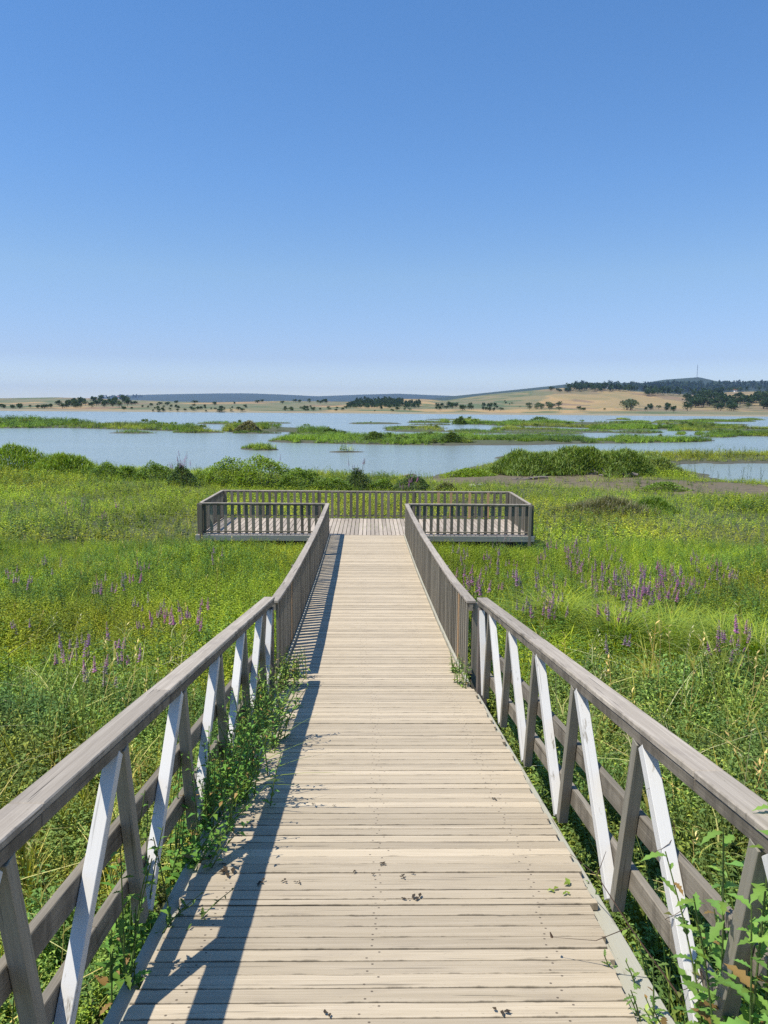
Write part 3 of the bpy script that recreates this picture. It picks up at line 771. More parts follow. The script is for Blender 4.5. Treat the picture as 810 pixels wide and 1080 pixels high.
# ------------------------------------------------------------------ shrubs
def crown(rx, ry, h, n, L, W, c, dark=.5, blades=False, lobes=7, var=.25, flower=None):
    pb = PB(); lb = []
    for i in range(lobes):
        a = random.uniform(0,6.28); r = random.random()**.5*.62
        lb.append((math.cos(a)*r*rx, math.sin(a)*r*ry, h*random.uniform(.35,.66)*(1-.35*r), random.uniform(.34,.52)))
    for i in range(n):
        bx, by, bz, br = random.choice(lb)
        d = np.random.default_rng(random.getrandbits(32)).normal(size=3); d /= np.linalg.norm(d)
        if d[2] < -.35: d[2] *= -1
        rr = random.uniform(.55, 1.06)**.6
        p = np.array((bx+d[0]*br*rx*rr, by+d[1]*br*ry*rr, bz+d[2]*br*h*rr*.9)); p[2] = max(.03, p[2])
        cc = rc(c, var)
        if blades: blade_at(pb, p, L*random.uniform(.6,1.3), W, random.uniform(.4,1.4), math.atan2(d[1],d[0])+random.uniform(-.6,.6), cc, 3)
        else: pb.leaf2(p, d+np.array((0,0,random.uniform(-.2,.7))), L*random.uniform(.6,1.3), W*random.uniform(.7,1.2), .2, cc)
    return pb.arr()
def mound(rx, ry, h, n, L, W, c, blades=False, var=.28):
    pb = PB(); ph = [random.uniform(0,6.28) for _ in range(6)]
    for i in range(n):
        a = random.uniform(0,6.28); q = random.random()**.62
        bump = 1+.16*math.sin(3*a+ph[0])+.12*math.sin(5*a+ph[1])
        x_ = math.cos(a)*q*rx*bump; y_ = math.sin(a)*q*ry*bump
        top = h*(1-q**2.2)*(1+.13*math.sin(x_*4/rx+ph[2])*math.cos(y_*3/ry+ph[3])+.10*math.sin(x_*9/rx+ph[4])*math.sin(y_*7/ry+ph[5]))
        z_ = max(.02, top*random.uniform(.25,1.0)**.35 - L*.35)
        cc = rc(c, var)*random.choice((.75,.95,1.0,1.15))
        if blades: blade_at(pb, np.array((x_,y_,z_)), L*random.uniform(.6,1.3), W, random.uniform(.3,1.5), random.uniform(0,6.28), cc, 3)
        else: pb.leaf2(np.array((x_,y_,z_)), np.array((x_/rx+random.uniform(-.9,.9), y_/ry+random.uniform(-.9,.9), random.uniform(-.1,.9))), L*random.uniform(.6,1.3), W*random.uniform(.7,1.2), .2, cc)
    return pb.arr()
def mesh_obj(name, arrs, mat, parent=None, loc=None):
    o = link(bpy.data.objects.new(name, np_mesh(name, *arrs, [mat])), parent)
    if loc is not None: o.location = loc
    return o
def stems_arr(n, r, h, rad):
    pb = PB()
    for i in range(n):
        a = random.uniform(0,6.28); q = np.array((math.cos(a)*r, math.sin(a)*r, h))*np.array((random.random(),random.random(),random.uniform(.6,1)))
        pb.tube([np.array((q[0]*.15,q[1]*.15,-.1)), q*.55+np.array((0,0,.05)), q], rad, (.12,.09,.06), 4, rad*.35)
    return pb.arr()
def shrub(px, row, wpx, hpx, depth, label, c, blades=False, n=900, L=.16, W=.022, z=None, lobes=8, group="shrubs along the near shore", cat="shrub"):
    P = at(px, row, -3.62 if z is None else z); k = P.length/F*1.02
    h = hpx*k*(.80 if px < 480 and row > 495 else .92); rx = wpx*k/2
    P.z = hz(P.x, P.y)
    t = empty("marsh_shrub", P, label, cat, group)
    mesh_obj("foliage", mound(rx*1.12, depth, h*1.06, int(n*3.8), L*(.6 if blades else .7), W*(1.1 if blades else 1.2), c, blades=blades), M_LEAF, t)
    mesh_obj("stems", stems_arr(7, rx*.6, h*.6, .012), M_BARK, t)
    return t
VG = (.24,.33,.04); MG = (.18,.265,.04); DG = (.095,.15,.04)
shrub(20,500,80,29,1.6,"bright green mounded shrub at the far left edge of the near shore",VG,True,1500,.42,.035)
shrub(70,502,70,25,1.5,"green mounded shrub beside the leftmost one, sloping down to the right",VG,True,1300,.42,.035)
shrub(112,506,34,17,.9,"low mid green shrub standing right of the left mounds",MG,False,600,.16,.03)
shrub(135,507,30,16,.8,"small round green shrub, middle one of the low row before the lake",MG,False,600,.15,.03)
shrub(165,508,44,20,.9,"broad mid green shrub left of the shrub with purple tips",MG,False,800,.15,.03)
shrub(192,513,28,22,.7,"dark green shrub with purple flower tips left of the platform",DG,False,700,.13,.028)
shrub(215,509,30,14,.7,"low pale green shrub directly right of the purple tipped one",VG,False,500,.14,.03)
shrub(240,512,54,31,1.3,"left shoulder of the domed green thicket behind the platform",VG,False,1000,.17,.03)
shrub(277,514,76,36,1.8,"tall domed green shrub forming the top of the thicket behind the platform",VG,False,1700,.17,.03)
shrub(318,517,50,27,1.2,"right shoulder of the green thicket, lower than the dome",MG,False,900,.16,.03)
shrub(350,519,44,17,.9,"low green shrub between the thicket and the dark flowering shrub",MG,False,800,.14,.028)
shrub(377,517,26,25,.6,"dark upright shrub with purple flower spikes behind the back railing",DG,False,800,.12,.024)
shrub(402,518,26,15,.6,"small mid green shrub right of the dark upright shrub",MG,False,500,.12,.026)
shrub(436,519,36,18,.7,"dark spreading shrub with purplish tips at the edge of the mud",DG,False,800,.12,.024)
shrub(470,521,20,11,.5,"small olive shrub on the mud right of the dark spreading shrub",(.14,.15,.05),False,350,.12,.024)
shrub(560,500,80,24,2.2,"broad tall reed thicket at the left of the green spit",(.20,.27,.06),True,1800,.5,.05,-3.7)
shrub(612,500,84,26,2.2,"tall reed thicket at the middle of the green spit",(.20,.27,.06),True,1900,.5,.05,-3.7)
shrub(655,502,60,26,1.8,"reed thicket at the right of the spit behind the driftwood",(.20,.27,.06),True,1300,.5,.05,-3.7)
shrub(688,499,54,18,1.6,"rounded olive bush at the right end of the reed thickets",(.20,.25,.06),False,1000,.22,.04,-3.7)
shrub(498,503,50,8,1.6,"low green growth on the toe of the spit beside the open water",VG,False,900,.2,.04,-3.78)
shrub(640,540,84,15,1.3,"brownish purple seeding plants standing on the meadow right of the platform",(.19,.18,.09),True,500,.5,.02,-3.5)
shrub(690,538,44,14,.8,"green tussock right of the brownish seeding plants",MG,True,600,.3,.02,-3.5)
shrub(700,518,40,8,.9,"flat dark green cushion plant at the near edge of the pond",MG,False,500,.14,.03,-3.6)
shrub(225,449,16,4,2,"x",(0,0,0)) if False else None
shrub(262,455,26,11,3,"grey brown bush on the bank left of centre lake",(.22,.21,.12),False,700,.5,.11,-3.8,group="bushes on the lake islands")
shrub(230,466,14,5,2,"x",(0,0,0)) if False else None
shrub(485,447,12,8,3,"small round dark bush standing alone in the far lake",(.12,.18,.05),False,500,.5,.12,-3.8,group="bushes on the lake islands")
shrub(475,467,22,10,1.5,"dark rounded bush near the middle of the long lake bank",(.14,.20,.05),False,500,.3,.07,-3.8,group="bushes on the lake islands")
shrub(395,465,22,9,1.5,"dark bush toward the left end of the long lake bank",(.14,.20,.05),False,500,.3,.07,-3.8,group="bushes on the lake islands")
shrub(348,458,16,9,2,"dark bush at the right tip of the left bank",(.12,.18,.05),False,500,.4,.10,-3.8,group="bushes on the lake islands")
shrub(450,463,24,6,1.5,"pale olive bush between the two dark bushes of the long bank",(.13,.16,.06),False,400,.3,.07,-3.8,group="bushes on the lake islands")
shrub(570,445,22,5,3,"low domed green bush on the broad far island",(.12,.19,.035),False,400,.5,.12,-3.8,group="bushes on the lake islands")

# dark clumps that break up the island outlines
clump = [crown(.6,.5,.8,260,.16,.05,c_,lobes=5,var=.3) for c_ in ((.13,.20,.04),(.18,.26,.05),(.12,.17,.05),(.24,.26,.09))]
X = []; Y = []; S = []
for nm, P, hh in ISLES:
    if nm in ("bar", "sliver"): continue
    x0, y0 = P.min(0); x1, y1 = P.max(0); n = int((x1-x0)*1.6)
    x = RNG.uniform(x0, x1, n); y = y0+(y1-y0)*RNG.random(n)**1.3; m = (height(x, y) > WATER+.04) & (fbm(x*.1, y*.1, 131) > .45)
    X.append(x[m]); Y.append(y[m]); S.append(hh*RNG.uniform(.4,1.25,m.sum())*(1.35 if y1 > 130 else 1))
X = np.concatenate(X); Y = np.concatenate(Y); S = np.concatenate(S)
stuff("island_scrub", scatter(clump, X, Y, height(X, Y)-.05, S, RNG.integers(0,4,len(X)), None, .05), "darker scrubby tufts scattered over all the lake islands")
# young stems standing along the pond
pb_c = [cattail(.9), cattail(1.1)]
reeds0 = [np_mesh("pond_reed", *a, [M_LEAF]) for a in [reed(1.0,(.08,.11,.04),3,5), reed(1.2,(.10,.13,.04),2,5)]]
for i, (px, row) in enumerate([(724,503),(733,505),(742,506),(751,508),(757,508),(769,510),(782,511),(790,511),(803,512),(745,487),(770,486),(784,486),(799,486),(806,487),(716,497),(728,500)]):
    P = at(px, row, -3.85); o = link(bpy.data.objects.new("pond_reed", reeds0[i % 2])); o.location = (P.x, P.y, hz(P.x, P.y)-.05)
    o.scale = [random.uniform(.6,1.0)]*3; o.rotation_euler.z = random.uniform(0,6)
    tag(o, "thin dark reed standing at the near edge of the small pond" if row > 490 else "thin dark reed on the spit behind the small pond", "reed", "reeds round the small pond")

# driftwood heap on the spit
M_DRIFT, n_, l_, p_ = new_mat("driftwood"); t_ = n_.new("ShaderNodeTexNoise"); t_.inputs['Scale'].default_value = 7; t_.inputs['Detail'].default_value = 6
l_.new(mix(n_, l_, t_.outputs[0], (0.06,0.045,0.035), (0.30,0.26,0.21)), p_.inputs['Base Color']); p_.inputs['Roughness'].default_value = .9
def log(px, row, L, r, az, label, z=-3.62):
    P = at(px, row, z); P.z = hz(P.x, P.y)
    pb = PB(); n = 9; m = 7
    for i in range(n):
        t = i/(n-1)-.5; rr = r*(1-.5*abs(t)*1.4)*random.uniform(.8,1.2)
        for k in range(m):
            a = 2*math.pi*k/m; pb.v.append(np.array((t*L*math.cos(az)-math.sin(az)*math.cos(a)*rr, t*L*math.sin(az)+math.cos(az)*math.cos(a)*rr, r*.7+math.sin(a)*rr*random.uniform(.7,1.1)+.06*math.sin(t*5)))); pb.c.append((.2,.2,.2))
    for i in range(n-1):
        for k in range(m):
            q = i*m; k2 = (k+1) % m; pb.f += [(q+k, q+k2, q+m+k2), (q+k, q+m+k2, q+m+k)]
    for s_ in range(3):
        t = random.uniform(-.4,.4); p0 = np.array((t*L*math.cos(az), t*L*math.sin(az), r)); p1 = p0+np.array((random.uniform(-.4,.4),random.uniform(-.2,.2),random.uniform(.1,.35)))
        pb.tube([p0, (p0+p1)/2, p1], r*.3, (.2,.2,.2), 4, r*.1)
    o = mesh_obj("driftwood_log", pb.arr(), M_DRIFT, None, P); tag(o, label, "log", "driftwood logs")
log(641,501,2.8,.16,.1,"largest dark driftwood log lying before the reed thickets")
log(652,503,2.0,.14,-.3,"dark driftwood log crossing the right end of the largest one")
log(632,499,1.6,.10,.5,"short driftwood log at the left end of the dark heap")
log(560,506,2.0,.08,.05,"slim dark driftwood log lying on the mud by the spit")
log(40,503,1.8,.16,.0,"pale driftwood log lying below the far left shrubs")
log(427,502,1.3,.07,.1,"thin dark driftwood log at the waterline right of the dark upright shrub", -3.8)
M_STONE, n_, l_, p_ = new_mat("stone"); p_.inputs['Base Color'].default_value = (.5,.48,.42,1); p_.inputs['Roughness'].default_value = .9
def stone(px, row, r, label, z=-3.6):
    P = at(px, row, z); P.z = hz(P.x, P.y)
    bpy.ops.mesh.primitive_ico_sphere_add(subdivisions=2, radius=1, location=P); o = bpy.context.object; o.name = "stone"
    for v in o.data.vertices:
        v.co *= 1+random.uniform(-.18,.18); v.co.x *= r*1.4; v.co.y *= r; v.co.z = v.co.z*r*.7+r*.3
    o.data.materials.append(M_STONE); tag(o, label, "stone", "pale stones")
stone(667,497,.34,"large pale stone beside the driftwood heap")
stone(672,498,.2,"smaller pale stone touching the large one")
stone(497,515,.13,"small white stone on the grass behind the platform railing")
stone(507,514,.1,"tiny white stone right of the small white one")

# ------------------------------------------------------------------ purple loosestrife
def loose_spike(h, pc, lc=(.16,.23,.05)):
    st = PB(); fl = PB()
    a = random.uniform(0,6.28); r = random.random()**.5*.11; p = np.array((math.cos(a)*r, math.sin(a)*r, 0.))
    hh = h*random.uniform(.7,1.05); tl = np.array((math.cos(a)*.12+random.uniform(-.06,.06), math.sin(a)*.12+random.uniform(-.06,.06), 1.)); top = p+tl*hh
    st.tube([p, (p+top)/2, top], .005, rc((.15,.12,.05),.2), 3, .002)
    for k in range(16):
        t = .12+.55*k/16; az = k*1.57+random.uniform(-.2,.2); st.leaf2(p+(top-p)*t, np.array((math.cos(az),math.sin(az),.2)), .085*(1.1-.6*t), .011, .2, rc(lc,.2))
    f0 = random.uniform(.70,.86); nf = 46
    for k in range(nf):
        t = f0+(1-f0)*k/nf; az = k*2.4; w = .034*(1-.65*(k/nf))*random.uniform(.7,1.2); q = p+(top-p)*t
        fl.leaf2(q, np.array((math.cos(az),math.sin(az),random.uniform(-.1,.5))), w*1.2, w*.45, .1, rc(pc,.25))
    return np_mesh("stem", *st.arr(), [M_LEAF]), np_mesh("flower_spike", *fl.arr(), [M_FLOWER])
PURP = [(.46,.21,.43),(.40,.22,.42),(.52,.19,.44),(.34,.22,.34),(.36,.28,.30)]
LPROTO = [[loose_spike(1.0, PURP[i % 5]) for _ in range(random.choice((3,4,5,6)))] for i in range(8)]
def put_loose(o, k):
    for a, b in LPROTO[k]:
        st = link(bpy.data.objects.new("stem", a), o); link(bpy.data.objects.new("flower_spike", b), st)
def loosestrife(px, row, label, group, sc=None, k=None, zc=.0):
    """row = where the flower heads show"""
    d = ray(px, row); best = None
    for yy in np.linspace(4, 45, 420):
        t = yy/d.y; g = hz_fast(d.x*t, yy)
        if d.z*t - g < (sc or .8)*.85: best = (d.x*t, yy, g); break
    if best is None or (abs(best[0]) < 1.25 and best[1] < PY0): return
    o = empty("purple_loosestrife", best, label, "wildflower", group)
    put_loose(o, random.randrange(8) if k is None else k)
    s_ = sc or .8; o.scale = (s_*1.05, s_*1.05, s_); o.rotation_euler.z = random.uniform(0,6.28)
    return o
def hz_fast(x, y): return float(np.interp(y, GY, GZ))
GD = "purple loosestrife in the drift right of the walk"
DRIFT = ["in the part of the drift nearest the right slatted railing","behind the platform end of the right slatted railing","in the dense mauve patch just above the end of the right handrail","in the upper middle of the drift","in the middle of the right meadow drift","in the bright cluster at the drift's centre","in the broad right half of the drift","in the small upper knot of the drift","in the sparse upper edge of the drift","in front of the bright central cluster","in the sparse outlying patch near the right edge","in the small gap between the drift and its outlying patch"]
for wh, (px, row, n, sx_, sy_) in zip(DRIFT, [(502,600,9,14,16),(520,585,8,16,14),(570,632,9,7,8),(600,605,10,22,16),(640,612,12,16,14),(665,622,10,9,9),(690,612,14,16,8),(700,607,8,8,7),(610,588,8,26,9),(655,636,5,6,6),(752,602,6,14,8),(735,597,5,8,6)]):
    for i in range(n): loosestrife(px+random.gauss(0,sx_*1.5), row+random.gauss(0,sy_*1.1), 'slender purple loosestrife '+wh, GD, random.uniform(.5,.85))
loosestrife(792,664,"bright magenta loosestrife clump at the right edge of the photo","loosestrife beyond the right handrail",.95,2)
loosestrife(770,672,"paler purple loosestrife just left of the bright magenta clump","loosestrife beyond the right handrail",.9,0)
loosestrife(780,668,"short purple loosestrife between the pale and the magenta clumps","loosestrife beyond the right handrail",.8,5)
loosestrife(648,678,"lone dark purple loosestrife in green herbs behind the right handrail","loosestrife beyond the right handrail",.7,3)
loosestrife(505,607,"purple loosestrife closest to the right slatted railing","loosestrife beyond the right handrail",.95,0)
GL = "scattered loosestrife in the left meadow"
for i, (px, row) in enumerate([(70,685),(78,680),(88,682),(65,692),(118,672),(137,610),(140,606),(150,592),(143,636),(155,655),(163,636),(205,642),(212,640),(204,660),(200,640),(190,655),(168,645),(140,690),(65,530),(70,538),(68,534),(122,530),(83,530),(108,540),(57,592),(12,608),(22,612),(14,600),(112,612),(108,615),(175,640),(230,585),(290,520),(24,660),(100,700),(105,710)]):
    loosestrife(px, row, ("slender purple loosestrife low in the left meadow, behind the near handrail" if row > 665 else "slender purple loosestrife in the middle of the left meadow" if row > 585 else "small faint purple loosestrife far back in the left meadow before the shore shrubs"), GL, random.uniform(.55,.85))
for i, (px, row, h_) in enumerate([(188,492,1.2),(194,490,1.3),(199,494,1.1),(374,496,1.3),(380,497,1.2),(283,492,1.1),(290,490,1.2),(434,506,.9),(428,508,.8),(440,508,.9)]):
    P = at(px, row+22, -3.6); P.z = hz(P.x, P.y)
    o = empty("purple_loosestrife", P, "tall dusky purple loosestrife standing in the shore shrubs", "wildflower", "loosestrife in the shore shrubs")
    put_loose(o, i % 8); o.scale = (h_*1.5, h_*1.5, h_*1.15)

# bright sedge hummocks with arching blades
for px, row, rad, lb in [(650,690,.75,"bright arching grass hummock below the purple drift, left one of the group"),(705,690,.85,"largest bright arching grass hummock in the right meadow"),(765,705,.7,"bright arching grass hummock left of the magenta flowers"),(800,715,.7,"bright arching grass hummock cut by the right edge of the photo"),(590,668,.5,"small arching grass hummock near the end of the right handrail")]:
    P = at(px, row, -3.1); P.z = hz(P.x, P.y); pb = PB()
    for i in range(520):
        a = random.uniform(0,6.28); q = rad*random.random()**.6
        blade_at(pb, np.array((math.cos(a)*q, math.sin(a)*q, .30*(1-(q/rad)**2))), random.uniform(.35,.62), .011, random.uniform(.8,1.7), a+random.uniform(-.7,.7), rc(random.choice(((.34,.40,.04),(.28,.36,.04),(.20,.29,.04))),.2), 5)
    o = mesh_obj("grass_hummock", pb.arr(), M_LEAF, None, P); tag(o, lb, "grass tuft", "arching grass hummocks")
DS = [stalk(1.15,(.50,.46,.24),4,(.40,.40,.15)) for _ in range(4)] + [archer(1.0,(.50,.47,.25)) for _ in range(3)] + [cattail(1.0) for _ in range(3)]
x = np.concatenate([RNG.uniform(1.5,5.5,90), RNG.uniform(-6,-1.9,60), RNG.uniform(1.3,2.6,60)]); y = np.concatenate([RNG.uniform(3.2,8,90), RNG.uniform(4.2,8.5,60), RNG.uniform(2.2,4.8,60)])
pk = np.concatenate([RNG.integers(0,7,150), RNG.integers(7,10,60)])
stuff("dry_stalks", scatter(DS, x, y, height(x, y), RNG.uniform(.6,.95,len(x)), pk, None, .2), "pale dry stalks and bent grass stems standing among the near meadow plants")

# ------------------------------------------------------------------ weeds on and beside the walk
def lobed(pb, p, d, L, W, c, curl=.3, n=9):
    d = d/np.linalg.norm(d); side = np.cross(d,(0,0,1.)); side /= np.linalg.norm(side)+1e-6; up = np.cross(side, d)
    mid = []; wid = []
    for i in range(n+1):
        t = i/n; mid.append(p+d*L*t+up*L*(.15*t-curl*t*t)); wid.append(max(.0006, W*math.sin(math.pi*min(1,t*.93+.07))**.8*(1.0 if i % 2 else .5)))
    b = len(pb.v)
    for i in range(n+1):
        pb.v += [mid[i]-side*wid[i]+up*wid[i]*.3, mid[i], mid[i]+side*wid[i]+up*wid[i]*.3]; pb.c += [c, c*1.08, c]
        if i:
            q = b+3*i
            pb.f += [(q-3,q-2,q+1),(q-3,q+1,q),(q-2,q-1,q+2),(q-2,q+2,q+1)]
def weed(base, h, label, stems=3, nl=16, L=.12, W=.022, c=(.10,.19,.035), spread=.12, lean=(0,0), lob=True, name="leafy_weed", group="weeds pushing through the handrails"):
    pb = PB(); st = PB()
    for s_ in range(stems if lob else int(stems*2.4)):
        a = random.uniform(0,6.28); r = spread*(1 if lob else 1.25)*random.random(); p = np.array((math.cos(a)*r, math.sin(a)*r, 0.)); hh = h*random.uniform(.5,1)
        bend = np.array((lean[0]+random.uniform(-.15,.15), lean[1]+random.uniform(-.15,.15), 0.))
        pts = [p+np.array((0,0,hh*t))+bend*hh*t*t for t in np.linspace(0,1,6)]
        st.tube(pts, .0045, rc((.14,.20,.06),.15), 5, .002); cc = rc(c,.15)
        for i in range(nl):
            t = (i+.6)/nl; j = min(4, int(t*5)); q = pts[j]+(pts[j+1]-pts[j])*(t*5-j); az = i*2.4+random.uniform(-.3,.3)
            dd = np.array((math.cos(az), math.sin(az), random.uniform(.1,.7))); sz = (1.15-.7*t)*random.uniform(.45,1.2)
            if random.random() < .07: cc_ = np.array((.20,.13,.05))
            else: cc_ = cc
            if lob: lobed(pb, q, dd, L*sz*.8, W*sz*.8, rc(cc_,.25)*1.25, random.uniform(-.1,.8))
            else: pb.leaf(q, dd, L*sz*1.1, W*sz*1.25, random.uniform(.0,.3), rc(cc_,.3)*1.8)
    o = empty(name, base, label, "weed", group)
    mesh_obj("leaves", pb.arr(), M_LEAF, o); mesh_obj("stems", st.arr(), M_LEAF, o)
    return o
def gz(x, y): return (x, y, hz(x, y))
def wd(X, Dd, below=.0): P = rp(X, Dd, 1.61+below); return (P.x, P.y, P.z)
weed(wd(-.84,2.72,.3), .80, "light green lobed weed climbing the nearest left strut", 7, 16, .11,.024,(.13,.22,.04), lob=True)
weed(wd(-.90,3.15,.35), .85, "mid green weed filling the gap by the second left strut", 7, 18, .08,.014,(.09,.17,.03), lob=False)
weed(wd(-.80,3.05,.15), .32, "ragged weed with curled leaves on the left boards in the handrail's shadow", 4, 12, .07,.016,(.08,.14,.03), lean=(.8,0))
weed(wd(-.86,3.6,.2), .55, "low weed spilling over the left deck edge in the handrail's shadow", 7, 16, .07,.014,(.09,.17,.03), lean=(.5,0), lob=False)
weed(wd(-.84,4.0,.2), .72, "bushy dark green weed in front of the middle left struts", 10, 24, .06,.012,(.08,.16,.03), spread=.2, lob=False)
weed(wd(-.76,4.35,.15), .72, "bushy green weed leaning over the boards with long arching shoots", 12, 26, .058,.011,(.10,.19,.035), lean=(.25,-.1), spread=.2, lob=False)
weed(wd(-.80,4.8,.15), .70, "upright green weed between the middle and far left struts", 10, 24, .06,.010,(.09,.18,.03), spread=.18, lob=False)
weed(wd(-.78,5.3,.1), .62, "grassy weed at the left deck edge before the far struts", 9, 20, .09,.009,(.13,.2,.04), lean=(.3,.1), spread=.2, lob=False)
weed(wd(-.82,5.8,.1), .58, "light green weed growing up through the last left struts", 8, 18, .09,.010,(.14,.22,.04), spread=.18, lob=False)
weed(wd(-.82,6.3,.1), .50, "feathery weed between the last left strut and the gate post", 8, 18, .07,.010,(.12,.19,.04), spread=.18, lob=False)
weed((-.80, 6.75, -2.60), .42, "yellow green bushy weed on the boards beside the left gate post", 8, 16, .06,.010,(.17,.22,.04), spread=.16, lean=(.2,-.2), lob=False)
weed((-.74, 7.1, -2.60), .34, "low yellow green weed at the start of the left slatted railing", 7, 14, .06,.010,(.16,.21,.04), spread=.16, lob=False)
weed((.86, 6.85, -2.62), .35, "thin weed growing at the foot of the right gate post", 4, 12, .06,.010,(.12,.18,.04), spread=.08, lob=False)
weed((.84, 7.25, -2.60), .22, "tiny weed at the start of the right slatted railing", 4, 10, .05,.010,(.11,.17,.04), spread=.08, lob=False)
weed(wd(1.03,2.2,.3), 1.42, "tall lobed green weed overhanging the nearest right strut", 8, 26, .17,.036,(.13,.23,.05), lean=(-.02,.05), spread=.06)
weed(wd(.985,2.0,.3), 1.45, "tallest lobed green weed reaching over the right handrail at the frame edge", 9, 28, .16,.034,(.14,.24,.05), lean=(-.02,.0), spread=.06)
weed(gz(1.10,2.3), 1.0, "lobed green weed below the right lower rails", 9, 20, .14,.03,(.11,.2,.04), spread=.14)
weed(gz(1.06,2.65), .62, "small lobed weed beside the right kerb beam, half hidden by the rails", 4, 12, .09,.018,(.14,.21,.05), spread=.12)
weed(wd(.98,2.28,.28), .48, "green lobed weed rising beside the kerb at the lower right corner", 5, 14, .12,.024,(.11,.19,.04), lean=(-.15,0), spread=.06)
weed(wd(.93,2.5,.2), .40, "narrow dark stemmed weed standing on the right kerb beam", 3, 14, .08,.014,(.12,.19,.05), lean=(-.1,.05), spread=.04)
weed(wd(.99,3.35,.2), .22, "small weed at the right kerb by the second strut foot", 4, 10, .05,.012,(.14,.2,.05), spread=.07, lob=False)
weed(wd(.97,2.75,.15), .26, "ragged low weed covering the right kerb beam near the twig", 5, 12, .07,.016,(.13,.2,.05), lean=(-.2,0), spread=.09)
weed(wd(.92,2.15,.12), .3, "tangled pale weed on the right kerb beam at the bottom edge", 6, 12, .07,.013,(.17,.22,.06), lean=(-.2,.1), spread=.12, lob=False)
weed(gz(-1.25,2.3), .8, "leafy green weed in the lower left corner behind the handrail", 5, 16, .11,.02,(.13,.2,.05), spread=.2)

# arching shoots over the boards
pb = PB()
for i in range(7):
    az = random.uniform(-.5,.8); blade_at(pb, np.array((random.uniform(-.03,.03), random.uniform(-.12,.12), 0)), random.uniform(.25,.4), .010, random.uniform(1.0,1.6), az, rc((.24,.32,.05),.15), 8)
o = mesh_obj("grass_shoot", pb.arr(), M_LEAF, None, wd(-.72,4.2,-.05)); tag(o, "bright yellow green grass shoots arching over the shadow on the boards", "grass tuft")
pb = PB()
for i in range(26):
    blade_at(pb, np.array((random.uniform(-.12,.12), random.uniform(-.9,.9), 0)), random.uniform(.35,.65), .009, random.uniform(.3,1.0), random.uniform(-1.2,1.2), rc((.15,.22,.05),.25), 6)
o = mesh_obj("grass_tuft", pb.arr(), M_LEAF, None, wd(-.86,5.1,.12)); tag(o, "long green grass blades leaning through the left struts", "grass tuft")

# dead twig leaning over the right deck edge
pb = PB(); tw = (.10,.065,.045)
A = [np.array(rp(.97,2.35,1.5)), np.array(rp(.90,2.62,1.42)), np.array(rp(.885,2.95,1.40)), np.array(rp(.86,3.25,1.45))]
pb.tube(A, .0035, tw, 5, .0015)
Bq = [A[1], np.array(rp(.80,2.68,1.50)), np.array(rp(.66,2.74,1.52))]; pb.tube(Bq, .0025, tw, 5, .001); pb.tube([Bq[2], np.array(rp(.655,2.745,1.505))], .006, tw, 5, .002)
pb.tube([A[2], np.array(rp(.95,3.05,1.35))], .002, tw, 4, .001)
loc = A[0].copy(); v_, f_, c_ = pb.arr(); o = mesh_obj("dry_twig", (v_-loc, f_, c_), M_LEAF, None, loc); tag(o, "thin dark dry twig lying across the right edge of the boards", "twig")
# vine thread round a right strut
pb = PB()
def vine(p0, p1, turns, rad, c):
    pts = [np.array(p0)+(np.array(p1)-np.array(p0))*t+np.array((math.cos(t*turns*6.28)*rad, math.sin(t*turns*6.28)*rad, 0)) for t in np.linspace(0,1,turns*10)]
    pb.tube(pts, .0016, c, 4, .0012)
    for q in pts[::4]:
        az = random.uniform(0,6.28); pb.leaf(q, np.array((math.cos(az),math.sin(az),.2)), .03, .009, .2, rc((.16,.17,.05),.2))
vine(rp(1.005,2.29,1.55), rp(1.005,2.74,.9), 4, .045, (.10,.06,.035))
loc = np.array(rp(1.0,2.3,1.55)); v_, f_, c_ = pb.arr(); o = mesh_obj("bindweed", (v_-loc, f_, c_), M_LEAF, None, loc); tag(o, "thin brown bindweed twisting round a bright right strut", "vine")

# crumbs and leaves on the boards
for i, (px, row, s_) in enumerate([(403,912,.022),(425,925,.02),(438,948,.035),(428,949,.018),(521,843,.022),(393,922,.014),(240,922,.05),(275,931,.03),(222,905,.03),(236,912,.02),(300,930,.02),(314,931,.018),(436,921,.014),(600,935,.05),(586,938,.04),(598,943,.03),(372,920,.014),(345,1070,.02),(527,1068,.03),(330,848,.015),(352,850,.012)]):
    d = ray(px, row); nrm = Vector((0,-SP,-CP)); t = 1.605/d.dot(nrm); P = d*t
    green_ = 13 <= i <= 15; pb = PB(); c = (.22,.30,.05) if green_ else (.07,.055,.04)
    for k in range(5 if not green_ else 3):
        az = random.uniform(0,6.28); pb.leaf(np.array((random.uniform(-.5,.5)*s_, random.uniform(-.3,.3)*s_, .003)), np.array((math.cos(az),math.sin(az),.12)), s_*random.uniform(.5,1), s_*.22, .05, rc(c,.2))
    o = mesh_obj("dry_leaf", pb.arr(), M_LEAF, None, P)
    tag(o, "small green leaf scrap on the right boards" if green_ else "small dark curled leaf scrap lying on the pale boards", "leaf", "green leaf scraps" if green_ else "dark leaf scraps on the boards")

